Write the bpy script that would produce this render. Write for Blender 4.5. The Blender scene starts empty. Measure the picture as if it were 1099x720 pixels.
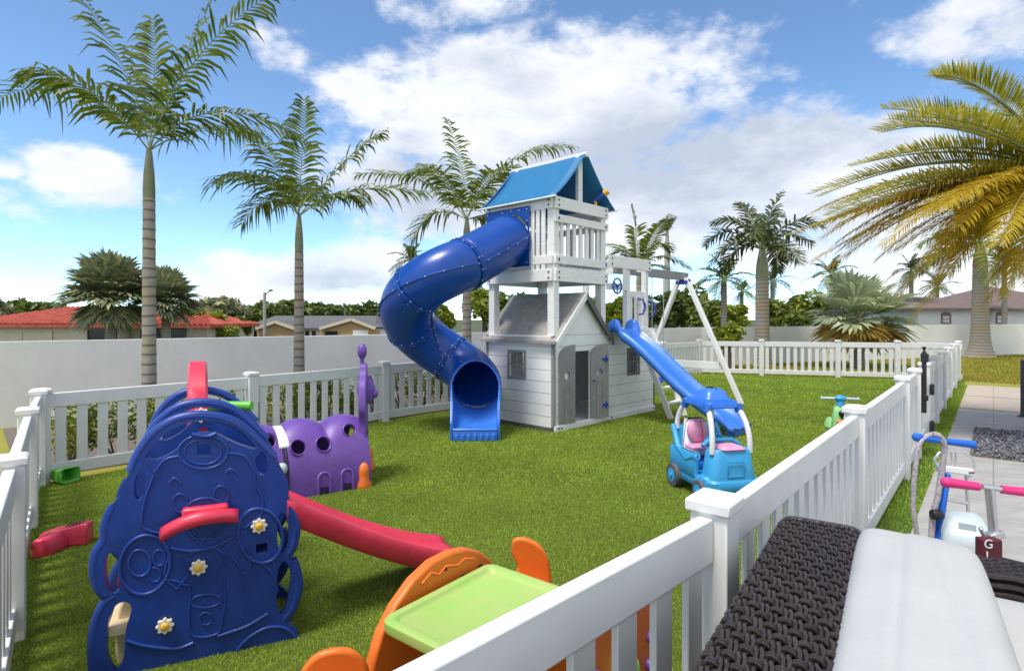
import bpy, bmesh, math, random
import numpy as np
from mathutils import Vector, Matrix
V = Vector
R = math.radians
random.seed(7)
sc = bpy.context.scene
col = sc.collection

# ------------------------------------------------------------------ camera
CAM_H, FPX, CU, CV = 1.6, 620.0, 549.5, 342.0
cd = bpy.data.cameras.new("camera"); cam = bpy.data.objects.new("camera", cd); col.objects.link(cam)
cam.location = (0, 0, CAM_H); cam.rotation_euler = (R(90), 0, 0)
cd.sensor_width = 36; cd.lens = 36 * FPX / 1099.0; cd.shift_y = -(360 - CV) / 1099.0
cd.clip_start = 0.05; cd.clip_end = 3000
sc.camera = cam

# ------------------------------------------------------------------ sun, sky, exposure
SUN_EL, SUN_AZ = R(66), R(-134)           # azimuth measured from +Y towards +X
to_sun = V((math.sin(SUN_AZ) * math.cos(SUN_EL), math.cos(SUN_AZ) * math.cos(SUN_EL), math.sin(SUN_EL)))
sl = bpy.data.lights.new("sun", 'SUN'); so = bpy.data.objects.new("sun", sl); col.objects.link(so)
sl.energy = 2.0; sl.angle = R(16); sl.color = (1.0, 0.95, 0.87)
so.rotation_euler = (-to_sun).to_track_quat('-Z', 'Y').to_euler()
sc.view_settings.view_transform = 'Standard'; sc.view_settings.look = 'None'
sc.view_settings.exposure = 1.0; sc.view_settings.gamma = 1

def pixdir(u, v):
    return V(((u - CU) / FPX, 1.0, (CV - v) / FPX)).normalized()

def make_world():
    w = bpy.data.worlds.new("World"); sc.world = w; w.use_nodes = True
    nt = w.node_tree; N = nt.nodes; L = nt.links
    for n in list(N): N.remove(n)
    out = N.new('ShaderNodeOutputWorld'); bg = N.new('ShaderNodeBackground')
    bg.inputs['Strength'].default_value = 0.12
    L.new(bg.outputs[0], out.inputs[0])
    sky = N.new('ShaderNodeTexSky'); sky.sky_type = 'NISHITA'; sky.sun_disc = False
    sky.sun_elevation = SUN_EL; sky.sun_rotation = SUN_AZ
    sky.altitude = 3500; sky.air_density = 0.9; sky.dust_density = 0.15; sky.ozone_density = 2.5
    tc = N.new('ShaderNodeTexCoord')
    def math_(op, a, b=None, clamp=False):
        m = N.new('ShaderNodeMath'); m.operation = op; m.use_clamp = clamp
        for i, x in enumerate((a, b)):
            if x is None: continue
            if isinstance(x, (int, float)): m.inputs[i].default_value = x
            else: L.new(x, m.inputs[i])
        return m.outputs[0]
    def noise(scale, detail, rough, stretch, off):
        mp = N.new('ShaderNodeMapping'); mp.inputs['Scale'].default_value = stretch; mp.inputs['Location'].default_value = off
        L.new(tc.outputs['Generated'], mp.inputs['Vector'])
        n = N.new('ShaderNodeTexNoise'); n.inputs['Scale'].default_value = scale
        n.inputs['Detail'].default_value = detail; n.inputs['Roughness'].default_value = rough
        L.new(mp.outputs[0], n.inputs['Vector'])
        return n.outputs['Fac']
    def blob(u, v, ru, rv):
        c = pixdir(u, v)
        s = V((FPX / ru, FPX / ru, FPX / rv))
        a = N.new('ShaderNodeVectorMath'); a.operation = 'SUBTRACT'; a.inputs[1].default_value = c
        L.new(tc.outputs['Generated'], a.inputs[0])
        b = N.new('ShaderNodeVectorMath'); b.operation = 'MULTIPLY'; b.inputs[1].default_value = s
        L.new(a.outputs[0], b.inputs[0])
        d = N.new('ShaderNodeVectorMath'); d.operation = 'LENGTH'; L.new(b.outputs[0], d.inputs[0])
        m = N.new('ShaderNodeMapRange'); m.interpolation_type = 'SMOOTHSTEP'
        L.new(d.outputs['Value'], m.inputs[0])
        m.inputs[1].default_value = 1.15; m.inputs[2].default_value = 0.2
        m.inputs[3].default_value = 0; m.inputs[4].default_value = 1
        return m.outputs[0]
    def total(bl):
        t = None
        for (u, v, ru, rv, wt) in bl:
            x = math_('MULTIPLY', blob(u, v, ru, rv), wt)
            t = x if t is None else math_('MAXIMUM', t, x)
        return t
    white = [(590, 130, 270, 120, 1.1), (620, 210, 330, 110, 1.0), (930, 200, 130, 80, .85), (450, 100, 150, 60, .8), (800, 180, 190, 90, 1.0), (400, 285, 130, 45, .95), (690, 90, 120, 50, .9), (700, 230, 260, 80, .9),
             (85, 187, 62, 42, 1.0), (330, 290, 150, 40, 1.0), (240, 300, 90, 30, .6), (870, 250, 180, 60, .9), (300, 50, 70, 40, .45),
             (1060, 30, 110, 50, .75), (960, 250, 140, 70, .9), (490, 10, 130, 30, .6), (5, 180, 30, 16, .8),
             (260, 325, 130, 25, .8), (1020, 290, 160, 40, .95), (760, 30, 150, 25, .45), (420, 190, 110, 60, .7), (840, 100, 60, 60, .35),
             (-500, 150, 300, 120, .8), (1700, 120, 400, 150, .8)]
    fill_clouds = [((0,-.2,1),.8,.9),((.7,-.5,.5),.8,1.),((-.6,-.7,.4),.8,1.),((.1,-.9,.4),.8,1.),((1,0,.5),.5,.9),((-.1,.35,.9),.45,.7)]  # unseen clouds overhead and behind the camera, added to whiten the fill light
    def blobd(c, r):
        a = N.new('ShaderNodeVectorMath'); a.operation = 'DISTANCE'; a.inputs[1].default_value = V(c).normalized(); L.new(tc.outputs['Generated'], a.inputs[0])
        m = N.new('ShaderNodeMapRange'); m.interpolation_type = 'SMOOTHSTEP'; L.new(a.outputs['Value'], m.inputs[0])
        m.inputs[1].default_value = r*1.15; m.inputs[2].default_value = r*.2; m.inputs[3].default_value = 0; m.inputs[4].default_value = 1
        return m.outputs[0]
    wsum = total(white)
    for c_, r_, w_ in fill_clouds: wsum = math_('MAXIMUM', wsum, math_('MULTIPLY', blobd(c_, r_), w_))
    n1 = noise(5.5, 10, .62, (1, 1, 1.9), (3.1, 0.2, 1.7))
    n2 = noise(16, 6, .6, (1, 1, 1.6), (0.4, 2.2, 5.1))
    dn = math_('ADD', wsum, math_('ADD', math_('MULTIPLY', math_('SUBTRACT', n1, .5), 1.7), math_('MULTIPLY', math_('SUBTRACT', n2, .5), 1.0)))
    mk = N.new('ShaderNodeMapRange'); mk.interpolation_type = 'SMOOTHSTEP'; L.new(dn, mk.inputs[0])
    mk.inputs[1].default_value = .32; mk.inputs[2].default_value = .85; mk.inputs[4].default_value = .93
    dark = [(720, 170, 260, 70, 1.0), (470, 210, 140, 60, .8), (820, 230, 170, 40, .5), (370, 300, 120, 22, .7), (560, 75, 130, 30, .3), (1040, 40, 90, 30, .4)]
    n3 = noise(8, 8, .6, (1, 1, 2.2), (7.7, 1.1, .3))
    sh = math_('MULTIPLY', math_('ADD', total(dark), math_('MULTIPLY', math_('SUBTRACT', n3, .5), 2.2)), 1.0, True)
    cc = N.new('ShaderNodeMix'); cc.data_type = 'RGBA'
    cc.inputs['A'].default_value = (4.4, 4.5, 4.7, 1); cc.inputs['B'].default_value = (2.5, 2.75, 3.25, 1)
    L.new(sh, cc.inputs['Factor'])
    # the open sky, a touch more saturated than the bare model
    tint = N.new('ShaderNodeMix'); tint.data_type = 'RGBA'; tint.blend_type = 'MULTIPLY'; tint.inputs['Factor'].default_value = 1
    tint.inputs['B'].default_value = SKY_TINT
    L.new(sky.outputs[0], tint.inputs['A'])
    mx = N.new('ShaderNodeMix'); mx.data_type = 'RGBA'
    L.new(mk.outputs[0], mx.inputs['Factor']); L.new(tint.outputs['Result'], mx.inputs['A']); L.new(cc.outputs['Result'], mx.inputs['B'])
    L.new(mx.outputs['Result'], bg.inputs['Color'])
SKY_TINT = (1.08, 1.18, 1.14, 1)
make_world()

# ------------------------------------------------------------------ pixel helpers (photo 1099x720)
def ray(u, v): return V(((u - CU) / FPX, 1.0, (CV - v) / FPX))
def G(u, v, z=0.0):
    d = ray(u, v); t = (z - CAM_H) / d.z
    return V((d.x * t, t, z))
def P(u, v, y):
    d = ray(u, v); return V((d.x * y, y, CAM_H + d.z * y))
def onplane(u, v, p0, n):
    d = ray(u, v); o = V((0, 0, CAM_H))
    t = (V(p0) - o).dot(n) / d.dot(n)
    return o + d * t

# ------------------------------------------------------------------ mesh builder
FR = {}
def frame_of(o): return FR.get(o.name, Matrix.Identity(4)) if o else Matrix.Identity(4)

class MB:
    def __init__(s): s.v = []; s.f = []
    def add(s, vs, fs):
        b = len(s.v); s.v += [V(p) for p in vs]; s.f += [tuple(b + i for i in f) for f in fs]; return s
    def box(s, x0, x1, y0, y1, z0, z1):
        return s.add([(x0,y0,z0),(x1,y0,z0),(x1,y1,z0),(x0,y1,z0),(x0,y0,z1),(x1,y0,z1),(x1,y1,z1),(x0,y1,z1)],
              [(0,3,2,1),(4,5,6,7),(0,1,5,4),(1,2,6,5),(2,3,7,6),(3,0,4,7)])
    def beam(s, p, q, w, h, up=(0,0,1), w2=None, h2=None):
        p, q = V(p), V(q); t = (q - p).normalized(); up = V(up)
        sd = t.cross(up)
        if sd.length < 1e-4: sd = t.cross(V((1,0,0)))
        sd.normalize(); u = sd.cross(t)
        w2 = w if w2 is None else w2; h2 = h if h2 is None else h2
        vs = []
        for c, a, b in ((p, w, h), (q, w2, h2)):
            for i, j in ((-1,-1),(1,-1),(1,1),(-1,1)): vs.append(c + sd*(i*a/2) + u*(j*b/2))
        return s.add(vs, [(0,1,2,3),(7,6,5,4),(0,4,5,1),(1,5,6,2),(2,6,7,3),(3,7,4,0)])
    def loft(s, rings, closed=True, caps=True):
        b = len(s.v); n = len(rings[0])
        for r in rings: s.v += [V(p) for p in r]
        for i in range(len(rings) - 1):
            for j in range(n if closed else n - 1):
                a = b + i*n + j; c = b + i*n + (j+1) % n
                s.f.append((a, c, c + n, a + n))
        if caps and closed:
            s.f.append(tuple(b + j for j in range(n))[::-1]); s.f.append(tuple(b + (len(rings)-1)*n + j for j in range(n)))
        return s
    def tube(s, path, r, n=10, closed=False, caps=True, sq=1.0, up=(0,0,1)):
        path = [V(p) for p in path]; m = len(path)
        rr = r if isinstance(r, (list, tuple)) else [r]*m
        rings = []; prev = None
        for i, p in enumerate(path):
            if closed: t = path[(i+1) % m] - path[i-1]
            else: t = path[min(i+1, m-1)] - path[max(i-1, 0)]
            t.normalize()
            if prev is None:
                x = V(up) - t*V(up).dot(t)
                if x.length < 1e-3: x = V((1,0,0)) - t*t.x
            else: x = prev - t*prev.dot(t)
            x.normalize(); prev = x; y = t.cross(x)
            rings.append([p + x*(math.cos(2*math.pi*k/n)*rr[i]) + y*(math.sin(2*math.pi*k/n)*rr[i]*sq) for k in range(n)])
        if closed: rings.append(rings[0])
        return s.loft(rings, True, caps and not closed)
    def prism(s, poly, o, ex, ey, th):
        o, ex, ey, th = V(o), V(ex), V(ey), V(th); n = len(poly)
        a = [o + ex*p[0] + ey*p[1] for p in poly]; b2 = [p + th for p in a]
        b = len(s.v); s.v += a + b2
        s.f.append(tuple(range(b, b+n))); s.f.append(tuple(range(b+2*n-1, b+n-1, -1)))
        for i in range(n):
            j = (i+1) % n; s.f.append((b+j, b+i, b+n+i, b+n+j))
        return s
    def lathe(s, prof, o=(0,0,0), n=16, ax=(0,0,1), caps=True):
        ax = V(ax).normalized(); x = ax.orthogonal().normalized(); y = ax.cross(x); o = V(o)
        rings = [[o + ax*z + x*(math.cos(2*math.pi*k/n)*r) + y*(math.sin(2*math.pi*k/n)*r) for k in range(n)] for r, z in prof]
        return s.loft(rings, True, caps)
    def ball(s, c, r, n=10, sc3=(1,1,1)):
        c = V(c); m = max(4, n//2); rings = []
        for i in range(m+1):
            a = math.pi*i/m; q = max(math.sin(a), .02)
            rings.append([c + V((math.cos(2*math.pi*k/n)*q*r*sc3[0], math.sin(2*math.pi*k/n)*q*r*sc3[1], -math.cos(a)*r*sc3[2])) for k in range(n)])
        return s.loft(rings, True, True)
    def build(s, name, m, parent=None, smooth=None, bevel=0, seg=2, world=True, solid=0, fix=True):
        M = frame_of(parent).inverted() if (parent and world) else Matrix.Identity(4)
        me = bpy.data.meshes.new(name)
        me.from_pydata([tuple(M @ p) for p in s.v], [], s.f)
        if fix:
            bm = bmesh.new(); bm.from_mesh(me); bmesh.ops.recalc_face_normals(bm, faces=bm.faces); bm.to_mesh(me); bm.free()
        o = bpy.data.objects.new(name, me); col.objects.link(o)
        if m: me.materials.append(m)
        if parent: o.parent = parent; FR[o.name] = frame_of(parent)
        if smooth is not None:
            me.polygons.foreach_set('use_smooth', [True]*len(me.polygons)); me.set_sharp_from_angle(angle=R(smooth))
        if solid:
            md = o.modifiers.new('solid', 'SOLIDIFY'); md.thickness = solid; md.offset = 0
        if bevel:
            md = o.modifiers.new('bevel', 'BEVEL'); md.width = bevel; md.segments = seg; md.limit_method = 'ANGLE'; md.angle_limit = R(35)
            if smooth is None:
                me.polygons.foreach_set('use_smooth', [True]*len(me.polygons)); me.set_sharp_from_angle(angle=R(50))
        return o

def cut(o, mb, smooth=35):
    """cut openings out of a mesh for good (a boolean, applied)"""
    c = mb.build('cutter', None)
    c.matrix_world = Matrix.Identity(4)
    if o.parent: c.data.transform(frame_of(o.parent).inverted())
    par = o.parent; o.parent = None
    md = o.modifiers.new('cut', 'BOOLEAN'); md.object = c; md.operation = 'DIFFERENCE'; md.solver = 'EXACT'
    order = [m for m in o.modifiers if m.type == 'BEVEL']
    saved = [(m.width, m.segments, m.angle_limit) for m in order]
    for m in order: o.modifiers.remove(m)
    bpy.context.view_layer.update()
    me = bpy.data.meshes.new_from_object(o.evaluated_get(bpy.context.evaluated_depsgraph_get()))
    o.modifiers.clear(); old = o.data; o.data = me; me.name = old.name
    for w, sg, al in saved:
        md = o.modifiers.new('bevel', 'BEVEL'); md.width = w; md.segments = sg; md.limit_method = 'ANGLE'; md.angle_limit = al
    o.parent = par
    bpy.data.objects.remove(c)
    me.polygons.foreach_set('use_smooth', [True]*len(me.polygons)); me.set_sharp_from_angle(angle=R(smooth))

def tag(o, label=None, cat=None, group=None, kind=None):
    if label: o['label'] = label
    if cat: o['category'] = cat
    if group: o['group'] = group
    if kind: o['kind'] = kind
    return o
def thing(name, label, cat, loc=(0,0,0), rz=0, group=None):
    o = bpy.data.objects.new(name, None); col.objects.link(o); o.empty_display_size = .1
    o.location = loc; o.rotation_euler = (0, 0, rz)
    FR[o.name] = Matrix.Translation(V(loc)) @ Matrix.Rotation(rz, 4, 'Z')
    return tag(o, label, cat, group)
def dup(o, loc=None, rz=None, label=None, parent=None):
    c = o.copy(); col.objects.link(c)
    if parent: c.parent = parent
    if loc is not None: c.location = loc
    if rz is not None: c.rotation_euler = (0, 0, rz)
    if label: c['label'] = label
    for ch in list(o.children): dup(ch, parent=c)
    return c

# ------------------------------------------------------------------ materials
def mat(name, c, rough=.5, var=.12, vscale=6, bump=0, bscale=60, spec=.5, trans=0, island=None, metal=0, detail=5, stretch=None, c2=None):
    m = bpy.data.materials.new(name); m.use_nodes = True
    nt = m.node_tree; N = nt.nodes; L = nt.links
    b = N['Principled BSDF']; out = N['Material Output']
    b.inputs['Roughness'].default_value = rough; b.inputs['Specular IOR Level'].default_value = spec; b.inputs['Metallic'].default_value = metal
    tc = N.new('ShaderNodeTexCoord'); src = tc.outputs['Object']
    if stretch:
        mp = N.new('ShaderNodeMapping'); mp.inputs['Scale'].default_value = stretch; L.new(src, mp.inputs[0]); src = mp.outputs[0]
    n = N.new('ShaderNodeTexNoise'); n.inputs['Scale'].default_value = vscale; n.inputs['Detail'].default_value = detail; n.inputs['Roughness'].default_value = .65
    L.new(src, n.inputs['Vector'])
    cr = N.new('ShaderNodeValToRGB'); e = cr.color_ramp.elements
    lo = c2 if c2 else tuple(x*(1-var*1.6) for x in c); hi = c if c2 else tuple(min(1, x*(1+var)) for x in c)
    e[0].position = .3; e[0].color = (*lo, 1); e[1].position = .7; e[1].color = (*hi, 1)
    L.new(n.outputs['Fac'], cr.inputs[0]); cout = cr.outputs[0]
    if island:
        g = N.new('ShaderNodeNewGeometry'); r2 = N.new('ShaderNodeValToRGB')
        els = r2.color_ramp.elements
        for i, cc in enumerate(island):
            p = i/(len(island)-1)
            if i == 0: el = els[0]
            elif i == len(island)-1: el = els[1]; 
            else: el = els.new(p)
            el.position = p; el.color = (*cc, 1)
        L.new(g.outputs['Random Per Island'], r2.inputs[0])
        mx = N.new('ShaderNodeMix'); mx.data_type = 'RGBA'; mx.blend_type = 'MULTIPLY'; mx.inputs['Factor'].default_value = 1
        L.new(cout, mx.inputs['A']); L.new(r2.outputs[0], mx.inputs['B']); cout = mx.outputs['Result']
    L.new(cout, b.inputs['Base Color'])
    # slight variation of the gloss
    rr = N.new('ShaderNodeMapRange'); rr.inputs[3].default_value = max(0, rough-.08); rr.inputs[4].default_value = min(1, rough+.12)
    L.new(n.outputs['Fac'], rr.inputs[0]); L.new(rr.outputs[0], b.inputs['Roughness'])
    if bump:
        bn = N.new('ShaderNodeTexNoise'); bn.inputs['Scale'].default_value = bscale; bn.inputs['Detail'].default_value = 4
        L.new(src, bn.inputs['Vector'])
        bp = N.new('ShaderNodeBump'); bp.inputs['Strength'].default_value = bump; bp.inputs['Distance'].default_value = .01
        L.new(bn.outputs['Fac'], bp.inputs['Height']); L.new(bp.outputs[0], b.inputs['Normal'])
    if trans:
        t = N.new('ShaderNodeBsdfTranslucent'); L.new(cout, t.inputs[0])
        ms = N.new('ShaderNodeMixShader'); ms.inputs[0].default_value = trans
        L.new(b.outputs[0], ms.inputs[1]); L.new(t.outputs[0], ms.inputs[2]); L.new(ms.outputs[0], out.inputs[0])
    return m
def s2l(r, g, b):
    f = lambda x: (x/255/12.92) if x/255 <= .04045 else ((x/255+.055)/1.055)**2.4
    return (f(r), f(g), f(b))
M = {}
M['vinyl'] = mat('white_vinyl', (.71,.707,.70), .38, .045, 5, detail=9)
M['paintwood'] = mat('white_painted_wood', (.85,.845,.83), .5, .07, 6, .35, 30, stretch=(1,1,7), detail=8)
M['siding'] = mat('white_siding', (.85,.85,.84), .55, .05, 4, .2, 40)
M['greywood'] = mat('grey_painted_wood', (.27,.265,.265), .55, .1, 9, .25, 40)
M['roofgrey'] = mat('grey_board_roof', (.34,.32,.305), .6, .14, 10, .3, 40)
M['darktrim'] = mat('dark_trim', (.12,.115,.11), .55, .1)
M['canopy'] = mat('blue_canopy_vinyl', (.015,.18,.40), .5, .06, 8, .1, 90, trans=.12)
M['flap'] = mat('navy_canopy_flap', (.012,.03,.22), .55, .06)
M['tubeblue'] = mat('royal_blue_plastic', (.004,.060,.33), .30, .08, 3, .05, 25)
M['wave'] = mat('bright_blue_plastic', (.045,.19,.70), .3, .08, 4, .05, 25)
M['navy'] = mat('navy_plastic', (.011,.045,.265), .34, .18, 4, .10, 160)
M['red'] = mat('red_plastic', (.68,.04,.085), .35, .12, 5, .1, 60)
M['pink'] = mat('pink_plastic', (.75,.33,.52), .4, .06, 6)
M['hotpink'] = mat('hot_pink_rubber', (.75,.03,.20), .5, .06, 20, .2, 150)
M['orange'] = mat('orange_plastic', (.78,.17,.02), .38, .08, 6, .1, 60)
M['lime'] = mat('lime_plastic', (.36,.62,.14), .4, .1, 7, .1, 60)
M['limeworn'] = mat('worn_lime_plastic', (.29,.53,.11), .45, .14, 9, .15, 90, c2=(.40,.50,.15))
M['green'] = mat('green_plastic', (.13,.50,.06), .4, .1)
M['purple'] = mat('purple_plastic', (.15,.065,.34), .4, .12, 5, .1, 50)
M['darkhole'] = mat('deep_purple', (.02,.012,.04), .7, .1)
M['sky_blue'] = mat('sky_blue_plastic', (.045,.34,.66), .38, .08, 6, .06, 40)
M['carroof'] = mat('cobalt_plastic', (.02,.13,.55), .35, .08, 6)
M['whiteplastic'] = mat('white_plastic', (.78,.77,.78), .4, .05)
M['cream'] = mat('cream_plastic', (.72,.58,.36), .45, .12, 5, .1, 40, stretch=(1,1,8))
M['yellow'] = mat('yellow_plastic', (.80,.45,.04), .4, .08)
M['black'] = mat('black_metal', (.012,.012,.014), .45, .1, 8)
M['rubber'] = mat('grey_rubber', (.10,.10,.11), .7, .1, 12)
M['metal'] = mat('brushed_metal', (.60,.61,.63), .35, .06, 8, metal=.8)
M['bolt'] = mat('zinc_bolt', (.45,.46,.5), .4, .1, metal=.6)
M['darkbolt'] = mat('dark_bolt', (.03,.03,.035), .5, .1)
M['handle'] = mat('violet_blue_plastic', (.03,.05,.36), .35, .08)
M['wheelblue'] = mat('steering_blue', (.01,.07,.40), .3, .08)
M['mint'] = mat('mint_plastic', (.30,.62,.22), .4, .08)
M['aqua'] = mat('pale_aqua_plastic', (.50,.57,.60), .4, .08)
M['fabric'] = mat('white_cushion_fabric', (.46,.46,.455), .85, .035, 5, .3, 260)
M['wicker'] = mat('dark_wicker', (.052,.039,.034), .30, .2, 30, .2, 200, island=[(.6,.6,.65),(1.3,1.15,1.15),(.9,.9,1.0)])
M['wickerback'] = mat('wicker_core', (.010,.008,.008), .8, .1)
M['bluegrip'] = mat('blue_foam_grip', (.01,.13,.60), .6, .06, 20, .2, 150)
M['pattern'] = mat('spotted_tube', (.55,.5,.5), .4, .1, 60, c2=(.16,.15,.2))
M['maroon'] = mat('maroon_fabric', (.09,.010,.02), .7, .1)
M['wall'] = mat('rendered_wall', (.74,.735,.735), .8, .06, 1.2, .25, 50)
M['mulch'] = mat('mulch', (.10,.075,.055), .9, .4, 30, 1, 60, c2=(.22,.19,.17))
M['lawn'] = mat('lawn_grass', (.22,.25,.03), .9, .3, 1.2, 1, 90, c2=(.34,.28,.05), detail=10)
M['strip'] = mat('turf_strip', (.05,.12,.014), .9, .3, 40, 1, 150)
M['earth'] = mat('far_ground', (.07,.09,.03), .95, .3, .2)
M['turfbase'] = mat('turf_backing', (.12,.16,.02), .95, .25, 25, 1, 200)
M['blade'] = mat('turf_blade', (.36,.50,.045), .6, .17, .9, trans=.35, island=[(.45,.62,.45),(.85,.95,.8),(1.0,1.0,1.0),(1.35,1.15,1.3)])
M['lawnblade'] = mat('lawn_blade', (.33,.36,.04), .6, .2, .8, trans=.3, c2=(.46,.36,.06), island=[(.5,.6,.5),(.9,.95,.9),(1.2,1.1,1.0)])
M['trunk'] = mat('palm_trunk', (.30,.27,.23), .85, .2, 6, .6, 30, stretch=(1,1,5))
M['shaft'] = mat('palm_crownshaft', (.21,.22,.12), .5, .15, 5, stretch=(1,1,.4))
M['shaft_tan'] = mat('palm_crownshaft_tan', (.34,.20,.06), .5, .15, 5)
M['bark'] = mat('tree_bark', (.14,.11,.08), .9, .2, 10, .8, 30)
M['rachis'] = mat('frond_stalk', (.20,.23,.10), .5, .1)
M['rachis_gold'] = mat('golden_frond_stalk', (.42,.25,.09), .5, .1)
def leafmat(name, c, isl, tr=.3): return mat(name, c, .45, .12, 2, trans=tr, island=isl)
ISL = [(.55,.65,.6),(.9,.95,.9),(1.05,1.0,1.0),(1.5,1.2,.9)]
M['frond'] = leafmat('palm_leaf', (.115,.175,.022), [(.35,.5,.45),(.75,.85,.8),(1.05,1.05,1.0),(1.9,1.5,1.0)])
M['frond_dark'] = leafmat('palm_leaf_dark', (.085,.12,.04), ISL)
M['frond_date'] = leafmat('date_leaf', (.43,.43,.06), ISL, .42)
M['frond_gold'] = leafmat('golden_leaf', (.78,.47,.02), [(.6,.6,.6),(.95,1,.9),(1.1,1.0,1.0),(.8,1.1,1.0)], .45)
M['fan'] = leafmat('silver_fan_leaf', (.44,.50,.30), [(.7,.75,.75),(1,1,1),(1.2,1.15,1.2)], .3)
M['fan_dry'] = leafmat('dry_fan_leaf', (.62,.44,.12), [(.7,.7,.6),(1,1,1),(1.2,1.15,1.1)], .2)
M['leaf'] = leafmat('broad_leaf', (.15,.215,.04), ISL, .2)
M['leaf_bright'] = leafmat('bright_leaf', (.23,.30,.035), ISL, .25)
M['leaf_dark'] = leafmat('dark_leaf', (.11,.165,.045), ISL, .2)
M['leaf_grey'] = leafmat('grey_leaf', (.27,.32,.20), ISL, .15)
M['tile_red'] = None
M['cream_wall'] = mat('cream_stucco', (.62,.55,.42), .85, .06, 2)
M['white_wall'] = mat('white_stucco', (.82,.79,.75), .85, .05, 2)
M['tan_wall'] = mat('tan_stucco', (.50,.33,.16), .85, .06, 2)
M['shingle'] = mat('grey_shingle', (.12,.12,.125), .85, .15, 8)
M['brown_tile'] = mat('brown_roof_tile', (.17,.12,.105), .8, .2, 6)
M['dark_glass'] = mat('window_glass', (.03,.035,.04), .1, .1)
M['mauve'] = mat('mauve_trim', (.28,.16,.17), .7, .1)
M['stone'] = mat('dark_gravel_stone', (.10,.105,.12), .6, .2, 20, island=[(.35,.35,.4),(.8,.8,.85),(1,1,1),(2.2,2.2,2.2)])
M['lamp'] = mat('floodlight_grey', (.22,.22,.23), .5, .1)
M['concrete'] = mat('concrete_pole', (.38,.36,.33), .85, .08, 4)
M['darkpost'] = mat('dark_grey_post', (.05,.05,.065), .4, .1)
M['blackbag'] = mat('black_plastic', (.01,.01,.012), .5, .1)

def ringed(name, c, tan):
    m = bpy.data.materials[name]; nt = m.node_tree; N = nt.nodes; L = nt.links; b = N['Principled BSDF']
    tc = N.new('ShaderNodeTexCoord'); w = N.new('ShaderNodeTexWave'); w.bands_direction = 'Z'; w.inputs['Scale'].default_value = 2.5; w.inputs['Distortion'].default_value = 1.6; w.inputs['Detail'].default_value = 3; w.inputs['Detail Scale'].default_value = 1.5
    L.new(tc.outputs['Object'], w.inputs['Vector'])
    cr = N.new('ShaderNodeValToRGB'); e = cr.color_ramp.elements; e[0].position = .02; e[0].color = (.45,.42,.40,1); e[1].position = .22; e[1].color = (1,1,1,1); L.new(w.outputs['Fac'], cr.inputs[0])
    n = N.new('ShaderNodeTexNoise'); n.inputs['Scale'].default_value = 1.3; mp = N.new('ShaderNodeMapping'); mp.inputs['Scale'].default_value = (.6,.6,1.4); L.new(tc.outputs['Object'], mp.inputs[0]); L.new(mp.outputs[0], n.inputs['Vector'])
    c2_ = N.new('ShaderNodeValToRGB'); e = c2_.color_ramp.elements; e[0].position = .48; e[0].color = (*c,1); e[1].position = .68; e[1].color = (*tan,1); L.new(n.outputs['Fac'], c2_.inputs[0])
    old = b.inputs['Base Color'].links[0].from_socket
    m1 = N.new('ShaderNodeMix'); m1.data_type='RGBA'; m1.inputs['Factor'].default_value = .6; L.new(old, m1.inputs['A']); L.new(c2_.outputs[0], m1.inputs['B'])
    m2 = N.new('ShaderNodeMix'); m2.data_type='RGBA'; m2.blend_type='MULTIPLY'; m2.inputs['Factor'].default_value = 1; L.new(m1.outputs['Result'], m2.inputs['A']); L.new(cr.outputs[0], m2.inputs['B'])
    L.new(m2.outputs['Result'], b.inputs['Base Color'])
ringed('palm_trunk', (.36,.33,.29), (.42,.29,.13))
def tile_material(name, c, c2, gap, w, h, rot, offset=.5, mort=.006, rough=.6):
    m = bpy.data.materials.new(name); m.use_nodes = True; nt = m.node_tree; N = nt.nodes; L = nt.links; b = N['Principled BSDF']
    tc = N.new('ShaderNodeTexCoord'); mp = N.new('ShaderNodeMapping'); mp.inputs['Rotation'].default_value = (0,0,rot); L.new(tc.outputs['Object'], mp.inputs[0])
    br = N.new('ShaderNodeTexBrick'); br.offset = offset; br.inputs['Scale'].default_value = 1; br.inputs['Brick Width'].default_value = w; br.inputs['Row Height'].default_value = h
    br.inputs['Mortar Size'].default_value = mort; br.inputs['Mortar Smooth'].default_value = .1; br.inputs['Mortar'].default_value = (*gap,1)
    L.new(mp.outputs[0], br.inputs['Vector'])
    n = N.new('ShaderNodeTexNoise'); n.inputs['Scale'].default_value = 2.2; n.inputs['Detail'].default_value = 8; n.inputs['Roughness'].default_value = .62
    mp2 = N.new('ShaderNodeMapping'); mp2.inputs['Rotation'].default_value = (0,0,rot); mp2.inputs['Scale'].default_value = (1,3.2,1); L.new(tc.outputs['Object'], mp2.inputs[0]); L.new(mp2.outputs[0], n.inputs['Vector'])
    cr = N.new('ShaderNodeValToRGB'); cr.color_ramp.elements[0].position=.32; cr.color_ramp.elements[0].color=(*c2,1); cr.color_ramp.elements[1].position=.68; cr.color_ramp.elements[1].color=(*c,1)
    L.new(n.outputs['Fac'], cr.inputs[0])
    hs = N.new('ShaderNodeMix'); hs.data_type='RGBA'; hs.blend_type='MULTIPLY'; hs.inputs['Factor'].default_value=1; L.new(cr.outputs[0], hs.inputs['A']); hs.inputs['B'].default_value=(.93,.93,.93,1)
    L.new(cr.outputs[0], br.inputs['Color1']); L.new(hs.outputs['Result'], br.inputs['Color2'])
    L.new(br.outputs['Color'], b.inputs['Base Color']); b.inputs['Roughness'].default_value = rough
    bp = N.new('ShaderNodeBump'); bp.inputs['Strength'].default_value=.4; bp.inputs['Distance'].default_value=.01; bp.invert = True; L.new(br.outputs['Fac'], bp.inputs['Height']); L.new(bp.outputs[0], b.inputs['Normal'])
    return m
FA = math.atan2(.768, .64)
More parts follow.
